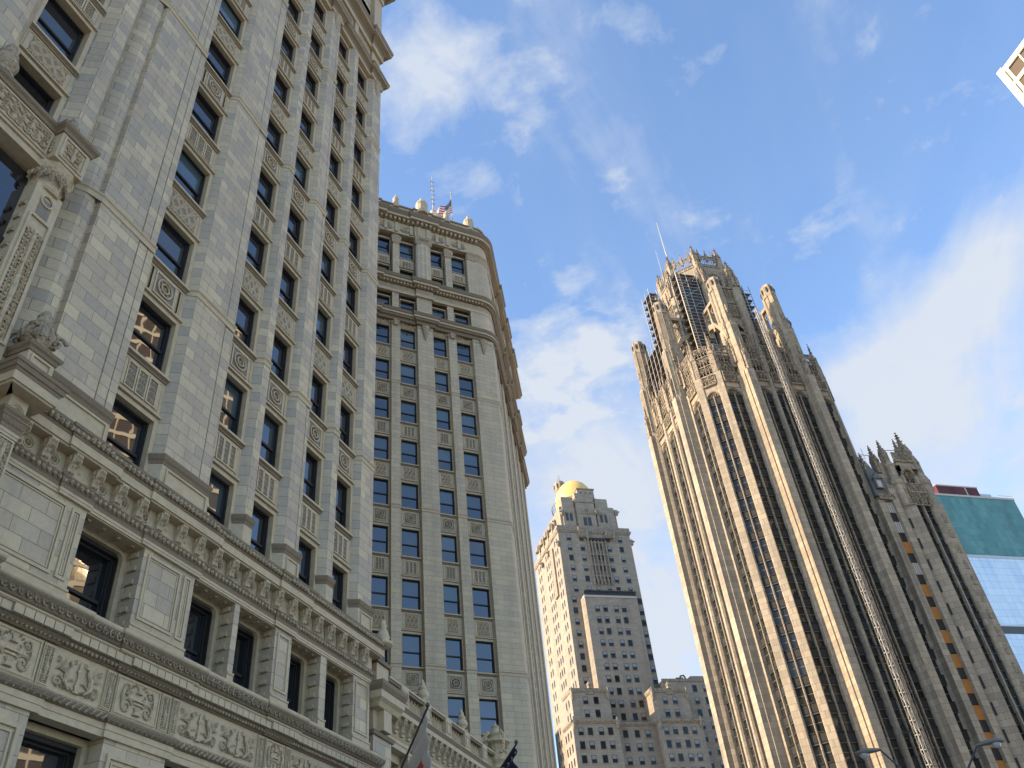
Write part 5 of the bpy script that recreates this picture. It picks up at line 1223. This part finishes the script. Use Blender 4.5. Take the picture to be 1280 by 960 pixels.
for (x, y, z, h, r) in [(106.1, 2.4, 80.5, 6.6, .42), (107.5, 1.2, 81.6, 6.0, .4), (112.3, .9, 80.5, 9.2, .6), (111.6, 1.5, 82, 6.5, .35), (113.4, .8, 79.0, 7.5, .42), (114.5, 1.2, 76.5, 5.0, .38), (102.6, 1.6, 78.5, 6.0, .42), (103.4, 3.0, 79.5, 5, .3), (114.2, 4.5, 79, 5.5, .4)]:
    m = MB(); crocket(m, A(x), y, z, h, r * 1.45); part(m, 'spire', AT)
m = MB(); m.tube([(A(102.8), 1.8, 84.2), (A(106.0), 2.4, 84.6)], .09, 'white', 4); m.tube([(A(107.8), 1.2, 85.2), (A(111.8), 1.0, 85.4)], .09, 'white', 4); m.tube([(A(103.9), 2, 83.3), (A(103.9), 2, 85.9)], .07, 'white', 4); part(m, 'brace_rods', AT)

# ------------------------------------------------------------------ hotel with gilded dome
HX, HY = gw(88.4, 205.0)
HT = root('domed_hotel_tower', HX, HY, 36, 'slim stepped limestone hotel tower crowned by a gilded onion dome, in the middle distance', 'building')
B = lambda x: x - 88.4
m = MB(); m.box(B(77.0), B(99.4), 0, 24, -1.7, 121.5, 'ic'); part(m, 'wall', HT)
m = MB(); m.sweep([(B(77.0), 24), (B(77.0), 0), (B(99.4), 0), (B(99.4), 24)], [(-.3, 121.2), (.15, 121.3), (.5, 122), (.5, 122.4), (.2, 122.6), (.2, 123.6), (-.5, 123.6)], 'icc'); part(m, 'parapet', HT)
m = MB(); m.prism([(B(81.4), -2.2), (B(96.6), -2.2), (B(97.2), -1.4), (B(97.2), 0), (B(80.8), 0), (B(80.8), -1.4)], -1.7, 100.0, 'ic'); part(m, 'projecting_bay', HT)
m = MB(); m.box(B(81.2), B(96.8), -2.4, 0, 100.0, 100.6, 'conc'); m.box(B(81.3), B(96.7), -2.2, -1.9, 100.6, 101.9, 'net')
for q in range(26): m.lathe(B(81.6) + .6 * q, -2.1, [(.3, 101.6), (.35, 102.0), (.02, 102.5)], 'net', 6)
part(m, 'roof_terrace', HT)
m = MB(); P_ = [(72.0, 82.0, -6.7), (93.5, 103.5, -6.7)]
for (a, b, y) in P_: m.box(B(a), B(b), y, 1, -1.7, 72.6, 'ic')
m.box(B(71.0), B(82.8), -7.8, -1, -1.7, 64.4, 'ic'); m.box(B(93.5), B(105.2), -7.8, -1, -1.7, 64.4, 'ic'); m.box(B(82.8), B(93.5), -5.6, -1, -1.7, 64.1, 'ic'); part(m, 'lower_wings', HT)
m = MB(); m.box(B(99.0), B(118), -3, 16, -1.7, 76.6, 'ic'); m.box(B(109.0), B(117), 0, 10, 76.6, 79, 'ic'); part(m, 'rear_wing', HT)
for (a, b, y) in P_:
    m = MB(); m.sweep([(B(a), 0), (B(a), y), (B(b), y), (B(b), 0)], [(-.4, 72.0), (.15, 72.1), (.35, 72.6), (.35, 73.1), (-.4, 73.2)], 'icc'); cx = (a + b) / 2
    m.lathe(B(cx), y - .1, [(.7, 73.0), (.5, 73.5), (.75, 74.0), (.3, 74.5), (.02, 75.0)], 'icc', 6); m.box(B(cx) - 1, B(cx) + 1, y - .25, y, 71.6, 72.2, 'icc')
    for xx in (a + .2, b - .2): m.lathe(B(xx), y - .2, [(.2, 70.3), (.5, 71.2), (.5, 72.2), (.2, 73.4)], 'icc', 6)
    part(m, 'parapet', HT)
m = MB(); m.sweep([(B(71.0), -1), (B(71.0), -7.8), (B(82.8), -7.8), (B(82.8), -5.6), (B(93.5), -5.6), (B(93.5), -7.8), (B(105.2), -7.8), (B(105.2), -1)], [(-.4, 64.0), (.1, 64.1), (.5, 64.6), (.5, 65.0), (-.4, 65.2)], 'icc')
for xx in (71.3, 82.6, 93.8, 104.9): m.lathe(B(xx), -8.0, [(.2, 62.9), (.5, 63.6), (.5, 64.6), (.2, 65.9)], 'icc', 6)
part(m, 'cornice', HT)
m = MB(); m.sweep([(B(99), -3), (B(118), -3)], [(-.4, 76.2), (.2, 76.3), (.3, 77.0), (-.4, 77.1)], 'icc'); m.tube([(B(104.5), -2.5, 77), (B(104.8), -2.5, 78), (B(105.8), -2.5, 78.2), (B(106.3), -2.5, 77)], .25, 'dgrey', 5); m.box(B(103.5), B(105.5), -2.6, -2.0, 77, 77.6, 'dgrey'); part(m, 'parapet', HT)
def hwin(w=1.25, h=1.9, blind=0):
    m = MB(); m.frame(-w / 2, w / 2, 0, h, .1, -.02, .12, 'dgrey'); m.box(-w / 2, w / 2, -.0, .1, h * .48, h * .55, 'dgrey'); m.box(-w / 2 - .08, w / 2 + .08, -.1, .05, -.12, 0, 'ic')
    p = MB(); p.add([(-w / 2 + .08, -.0, .08), (w / 2 - .08, -.0, .08), (w / 2 - .08, -.0, h - .08), (-w / 2 + .08, -.0, h - .08)], [(0, 1, 2, 3)], 'glassI')
    if blind: p.add([(-w / 2 + .1, -.01, h * blind), (w / 2 - .1, -.01, h * blind), (w / 2 - .1, -.01, h - .1), (-w / 2 + .1, -.01, h - .1)], [(0, 1, 2, 3)], 'shade')
    return (m, [p])
M['shade'] = plain_mat('pale_window_shade', (.22, .23, .22), .3)
hk = {'h0': hwin(1.3, 1.85), 'h1': hwin(1.3, 1.85, .5), 'h2': hwin(1.3, 1.85, .7), 'n': hwin(.8, 1.7), 'd': hwin(1.3, 1.85)}; hl = []
FI = 3.235
for k in range(36):
    z = 118.7 - FI * k
    if z < 0: break
    if z > 100: cols = [80.1, 84.0, 92.3, 96.1] if k < 4 else [80.1, 84.0, 86.9, 90.2, 92.8, 96.5]
    else: cols = [79.1, 98.6]
    for c in cols:
        if z > 66: hl.append((abs(z - 85), 'h', B(c), -.03, z, 0))
    if z < 98.5:
        for c in (84.6, 86.9, 90.1, 92.4): hl.append((abs(z - 80), 'h', B(c), -2.23, z - .3, 0))
    for c in (2.2, 4.0, 9.6, 11.4, 13.2, 19.2, 21.0):                      # sunlit west side
        hl.append((60 + abs(z - 85), 'n', B(77) - .03, c, z, -math.pi / 2))
for k in range(20):
    z = 61.6 - 3.17 * k
    if z < 0: break
    for c in (72.9, 75.3, 78.1, 80.5, 95.2, 97.6, 100.3, 102.7): hl.append((20 + k, 'h', B(c), -7.83, z - .2, 0))
    for c in (85.2, 88.3, 91.2): hl.append((20 + k, 'h', B(c), -5.63, z - .2, 0))
    for c in (-2, -3.9, -6): hl.append((40 + k, 'n', B(71.0) - .03, c, z - .2, -math.pi / 2))
for z in (69.2, 66.0):
    for c in (75.6, 78.4, 97.0, 99.7): hl.append((1, 'h', B(c), -6.73, z, 0))
    for c in (-2.5, -4.5): hl.append((2, 'n', B(72) - .03, c, z, -math.pi / 2))
for z in [73.6 - 3.17 * k for k in range(22)]:
    for c in (107.9, 111.0, 114.2): hl.append((10 + abs(z - 70), 'h', B(c), -3.03, z, 0))
hl = [(a, random.choice(('h0', 'h1', 'h1', 'h2')) if k_ == 'h' else k_, *r_) for a, k_, *r_ in hl]
many(hl, HT, hk, 100)
# ornament shaft between the upper windows and crown tiers
m = MB()
for x in (85.6, 86.5, 87.6, 88.7, 89.8, 90.9): m.box(B(x) + .1, B(x) + .45, -.5, 0, 106.0, 119.0, 'icc')
for zz in (118.5, 114.6, 111.2, 107.8): m.box(B(85.6), B(91.4), -.35, 0, zz - .4, zz, 'icc')
for q in range(6): m.lathe(B(85.9) + q * 1.05, -.4, [(.15, 104.8), (.4, 106.0), (.3, 106.4)], 'icc', 6)
m.box(B(85.4), B(91.5), -.7, 0, 119.0, 119.6, 'net')
part(m, 'oriel_ornament', HT)
for zz in (116, 112.6, 109.2):
    for c in (86.9, 88.4, 89.9): 
        o = None; mm = MB(); w_, p_ = hwin(.75, 1.8); mm.merge(w_); mm.merge(p_[0]); part(mm, 'window', HT, B(c), -.12, zz)
for x in (84.3, 92.6):
    m = MB(); m.box(B(x) - 1.2, B(x) + 1.2, -.7, .2, 119.8, 123.2, 'icc'); m.frame(B(x) - 1.0, B(x) + 1.0, 120.2, 122.8, .25, -.85, -.7, 'icc'); m.lathe(B(x) + 1.5, -.6, [(.2, 118.8), (.5, 120), (.45, 121.6), (.2, 122.4)], 'icc', 6); part(m, 'carved_block', HT)
m = MB()
m.box(B(79.0), B(97.0), 1.5, 20, 123, 131.0, 'ic'); m.box(B(79.8), B(83.6), 1.0, 3, 123, 134.2, 'ic'); m.box(B(90.6), B(94.6), 1.0, 3, 123, 134.2, 'ic'); m.box(B(94.4), B(96.4), 1.2, 3, 123, 131.4, 'ic')
m.box(B(84.2), B(90.0), .6, 4, 123, 135.6, 'ic'); m.lathe(B(88.2), 11, [(8.2, 131), (8.2, 132.6), (7.6, 133), (7.6, 134.4), (6, 134.8)], 'ic', 8, 1.0, math.pi / 8); m.box(B(85.9), B(91.3), 2.2, 12, 134, 138.2, 'ic')
m.sweep([(B(84.2), 4), (B(84.2), .6), (B(90.0), .6), (B(90.0), 4)], [(-.2, 132.2), (.2, 132.3), (.25, 132.6), (-.2, 132.7)], 'icc')
m.sweep([(B(85.9), 10), (B(85.9), 2.2), (B(91.3), 2.2), (B(91.3), 10)], [(-.2, 137.8), (.2, 138.0), (.3, 138.4), (-.2, 138.5)], 'icc')
part(m, 'crown_stage', HT)
for c in (81.0, 82.3, 91.9, 93.3): m = MB(); m.box(B(c) - .4, B(c) + .4, .9, 1.0, 126.0, 128.4, 'dgrey'); m.tube([(B(c) + .42 * math.cos(math.pi * i / 6), .92, 128.4 + .5 * math.sin(math.pi * i / 6)) for i in range(7)], .12, 'icc', 4); part(m, 'crown_window', HT)
for c in (86.4, 87.8): m = MB(); m.box(B(c) - .5, B(c) + .5, .5, .6, 124.4, 127.2, 'dgrey'); part(m, 'crown_window', HT)
m = MB(); m.tube([(B(87.1) + .9 * math.cos(math.pi * i / 8), .5, 129.0 + .9 * math.sin(math.pi * i / 8)) for i in range(9)], .2, 'icc', 4); m.box(B(85.4), B(89.6), .4, .6, 128.4, 129.1, 'icc'); part(m, 'window_hood', HT)
for c in (87.1, 88.6, 90.1): m = MB(); m.box(B(c) - .3, B(c) + .3, 2.1, 2.2, 135.8, 137.0, 'dgrey'); part(m, 'crown_window', HT)
for (x, y, z) in [(79.4, .8, 128.5), (90.2, .4, 129.2), (97.2, 1.2, 129.6), (99.8, .2, 119), (76.6, .0, 117.5), (76.4, 9, 119), (76.4, 16, 119), (78.6, 6, 128), (78.6, 12, 128)]:
    m = MB(); m.lathe(B(x), y, [(.2, z - 1), (.55, z - .4), (.6, z + .5), (.2, z + 1.1)], 'icc', 6); m.tube([(B(x), y, z), (B(x) + (.8 if x > 90 else -.8), y - .3, z + .4)], .25, 'icc', 4); part(m, 'gargoyle', HT)
m = MB()
for y in (5, 9.5, 14, 18.5): m.box(B(76.6), B(78.6), y - 1.4, y + 1.4, 121.5, 125.0 + (2 if 8 < y < 15 else 0), 'ic'); m.lathe(B(76.9), y, [(1.2, 124.5), (1.2, 126), (.5, 127.0)], 'icc', 8)
m.box(B(76.5), B(77), 5.6, 8.2, 104, 119, 'icc'); part(m, 'west_gablets', HT)
m = MB(); D_ = [(5.6, 137.4)] ; m.lathe(B(88.2), 11, [(5.4, 134.5), (6.0, 136.2), (6.15, 138.0), (6.05, 139.6), (5.7, 141.2), (5.0, 142.9), (4.0, 144.3), (2.8, 145.3), (1.4, 146.0), (.4, 146.3), (.02, 146.45)], 'gold', 32); part(m, 'dome', HT, smooth=True)
m = MB()
for i in range(40):
    an = 2 * math.pi * i / 40; m.tube([(B(88.2) + 7.3 * math.cos(an), 11 + 7.3 * math.sin(an), 134.6), (B(88.2) + 7.6 * math.cos(an), 11 + 7.6 * math.sin(an), 136.8)], .07, 'dgrey', 3)
m.tube([(B(88.2) + 7.6 * math.cos(2 * math.pi * i / 32), 11 + 7.6 * math.sin(2 * math.pi * i / 32), 136.8) for i in range(32)], .12, 'icc', 4, True); part(m, 'gallery_railing', HT)
m = MB(); m.lathe(B(87.0), 19, [(1.4, 130), (1.4, 147.2), (1.9, 148.2), (2.0, 150.6), (1.6, 150.7), (1.6, 151.2), (1.2, 151.3)], 'ic', 10); m.tube([(B(87.2), 19, 151), (B(87.2), 19, 154.2)], .07, 'dgrey', 4); m.tube([(B(86.6), 19, 151), (B(86.6), 19, 153)], .05, 'dgrey', 4)
for q in range(8): m.box(B(87.0) + 1.85 * math.cos(q * .785) - .25, B(87.0) + 1.85 * math.cos(q * .785) + .25, 19 + 1.85 * math.sin(q * .785) - .25, 19 + 1.85 * math.sin(q * .785) + .25, 148.6, 150, 'plank')
part(m, 'minaret_chimney', HT)
lx, ly = gw(74, 232); LB = root('low_limestone_block', lx, ly, 36, 'low pale block glimpsed between the pale tower edge and the domed hotel', 'building')
m = MB(); m.box(-14, 1.0, -6, 14, -1.7, 72, 'ic'); part(m, 'wall', LB); m = MB(); m.box(-14.2, 1.2, -6.2, 14, 72, 72.6, 'icc'); part(m, 'parapet', LB)
for k in range(6): m = MB(); m.box(-1.6, -.4, -6.05, -5.9, 56 + 3.1 * k - 5, 57.9 + 3.1 * k - 5, 'dgrey'); part(m, 'window', LB)

# ------------------------------------------------------------------ glass tower far right
def curtain_mat(name, c1, c2, line, sx, sz, spec=.35, rough=.12):
    m, N, L, b = new_mat(name); t = N.new('ShaderNodeTexCoord'); br = N.new('ShaderNodeTexBrick'); s = N.new('ShaderNodeSeparateXYZ'); c = N.new('ShaderNodeCombineXYZ')
    L.new(t.outputs['Object'], s.inputs[0]); L.new(nmath(N, L, 'ADD', s.outputs[0], s.outputs[1]), c.inputs[0]); L.new(s.outputs[2], c.inputs[1]); L.new(c.outputs[0], br.inputs['Vector'])
    br.offset = 0.0; br.inputs['Scale'].default_value = 1; br.inputs['Brick Width'].default_value = sx; br.inputs['Row Height'].default_value = sz; br.inputs['Mortar Size'].default_value = .09
    br.inputs['Color1'].default_value = (*c1, 1); br.inputs['Color2'].default_value = (*c2, 1); br.inputs['Mortar'].default_value = (*line, 1)
    f = noise(N, L, t.outputs['Object'], .05, 3, .6); g = noise(N, L, c.outputs[0], .12, 2, .5, (1, .25, 1))
    col = mixcol(N, L, .5, br.outputs['Color'], ramp(N, L, g, [(.3, (.35, .35, .35)), (.7, (.75, .75, .75))]), 'OVERLAY')
    L.new(col, b.inputs['Base Color']); b.inputs['Roughness'].default_value = rough; b.inputs['Specular IOR Level'].default_value = spec; M[name] = m
curtain_mat('teal_curtain_glass', (.06, .165, .155), (.09, .21, .195), (.07, .15, .14), 3.0, 3.9)
curtain_mat('pale_blue_curtain_glass', (.46, .60, .74), (.52, .66, .80), (.26, .40, .60), 4.5, 3.9, .5, .05)
curtain_mat('maroon_screen', (.075, .018, .02), (.095, .022, .024), (.04, .01, .012), 2.2, 30, .2, .5)
VX, VY = gw(384, 330)
VT = root('teal_glass_tower', VX, VY, 36, 'teal and pale blue glass tower with maroon rooftop screen at the right edge', 'building')
m = MB(); m.box(-50, 21.6, 0, 40, -1.7, 231.5, 'teal_curtain_glass'); part(m, 'glass_facade', VT)
m = MB(); m.box(-46, 11.5, -6, -.02, -1.7, 189.0, 'pale_blue_curtain_glass'); part(m, 'glass_bay', VT)
m = MB(); m.box(-46.1, 11.7, -6.2, -.02, 189.0, 190.5, 'metal'); part(m, 'bay_coping', VT)
m = MB(); m.box(-46, 11.6, -6.15, -6, 147, 150.8, 'dgrey'); m.box(-46, 11.6, -6.3, -6, 150.8, 151.4, 'metal'); part(m, 'louvre_band', VT)
m = MB(); m.box(-50, 21.8, -.3, 0, 231.2, 232.4, 'conc'); part(m, 'roof_edge', VT)
m = MB(); m.box(-26, 2.5, 3, 20, 232, 240.5, 'maroon_screen'); m.box(-6.5, -5.7, 2.9, 20, 232, 240.4, 'conc'); m.box(-26, 2.7, 2.8, 20.1, 240.0, 240.8, 'conc'); part(m, 'rooftop_screen', VT)
m = MB(); m.box(2.6, 11.5, 4, 18, 232, 237, 'metal')
for q in range(12): m.box(12 + .85 * q, 12.1 + .85 * q, 0, .1, 232.4, 234, 'metal')
m.box(11.5, 21.6, 0, .1, 233.8, 234, 'metal'); part(m, 'rooftop_plant', VT)

# ------------------------------------------------------------------ cream office tower, only its corner shows top right
CXX, CYY = gw(123.3, 58.2)
CT = root('cream_office_tower', CXX, CYY, 36, 'cream framed office tower with bronze glazing cutting the top right corner', 'building')
m = MB(); m.box(.5, 30, -55.4, -.6, -1.7, 138.4, 'bronze'); part(m, 'glazing', CT)
m = MB(); m.box(.2, 30, -55.6, -.2, 138.0, 139.2, 'cream'); m.box(.3, 29.8, -55.4, -.4, 137.8, 138.0, 'dgrey'); part(m, 'roof_fascia', CT)
m = MB(); m.box(.0, 1.2, -1.15, .1, -1.7, 139.4, 'cream'); m.box(.35, 1.2, -1.4, -1.15, -1.7, 138.0, 'dgrey'); m.box(.2, 1.2, -1.95, -1.4, -1.7, 138.0, 'cream'); part(m, 'corner_column', CT)
y = -4.75
while y > -56: m = MB(); m.box(.3, .7, y - .15, y + .15, -1.7, 138.0, 'cream'); part(m, 'mullion', CT); y -= 2.85
x = 4
while x < 30: m = MB(); m.box(x - .15, x + .15, -.7, -.3, -1.7, 138.0, 'cream'); part(m, 'mullion', CT); x += 2.85
for k in range(35):
    z = 138.0 - 3.95 * (k + 1) + .25; m = MB(); m.box(.25, 30, -55.6, -.25, z - .55, z + .35, 'cream'); m.box(.34, 29, -55.5, -.34, z + .35, z + .5, 'dgrey'); part(m, 'spandrel_band', CT)

# ------------------------------------------------------------------ twin-armed street lamp
lp = ray_pt(1176, 985, 32); lx, ly = lp.x, lp.y
SL = root('street_lamp', lx, ly, 0, 'street lamp with two curved arms and cobra heads at the lower right edge', 'street lamp')
LH = ray_pt(1092, 940, 32); RH = ray_pt(1232, 931, 32)
zt = min(LH.z, RH.z) - 1.6
m = MB(); m.lathe(0, 0, [(.22, .0), (.22, .5), (.12, .7), (.07, zt)], 'dgrey', 10); part(m, 'pole', SL, 0, 0, -G)
def arm(hp, name='arm'):
    dx = hp.x - lx; dz = hp.z
    m = MB(); pts = []
    for i in range(13):
        t = i / 12; pts.append((dx * (1 - (1 - t) ** 1.9) * .86, 0, zt - .1 + (dz - zt + .12) * math.sin(t * math.pi / 2) ** .9))
    m.tube(pts, [.036 - .008 * i / 12 for i in range(13)], 'dgrey', 8); o = part(m, 'arm', SL, 0, 0, -G)
    sgn = 1 if dx > 0 else -1; m = MB(); L_ = .86
    for (xa, ya, za, k) in [(0, .05, 0, 0)]: pass
    vs = []; n = 9; cs = [(0, .05, .05, .0), (.12, .09, .08, .0), (.35, .16, .11, .01), (.6, .18, .12, .02), (.78, .13, .09, .0), (.86, .03, .03, -.02)]
    for (x_, ry, rz_, zz) in cs:
        for i in range(n): a_ = 2 * math.pi * i / n; vs.append((sgn * x_, ry * math.cos(a_), zz + rz_ * math.sin(a_) * (1 if math.sin(a_) > 0 else .45)))
    fs = [tuple(range(n)), tuple((len(cs) - 1) * n + i for i in range(n))]
    for q in range(len(cs) - 1):
        for i in range(n): fs.append((q * n + i, q * n + (i + 1) % n, (q + 1) * n + (i + 1) % n, (q + 1) * n + i))
    m.add(vs, fs, 'lampgrey'); h = m.build('lamp_head', o, (dx * .84, 0, dz + .02), 0, True)
    m = MB(); m.lathe(0, 0, [(.02, -.17), (.09, -.14), (.14, -.06), (.15, .01)], 'lens', 12, .8); m.build('lens', h, (sgn * .58, 0, -.01), 0, True)
M['lens'] = glass_mat('lamp_lens', (.30, .30, .29), 1.5, 0, .1)
arm(LH); arm(RH)
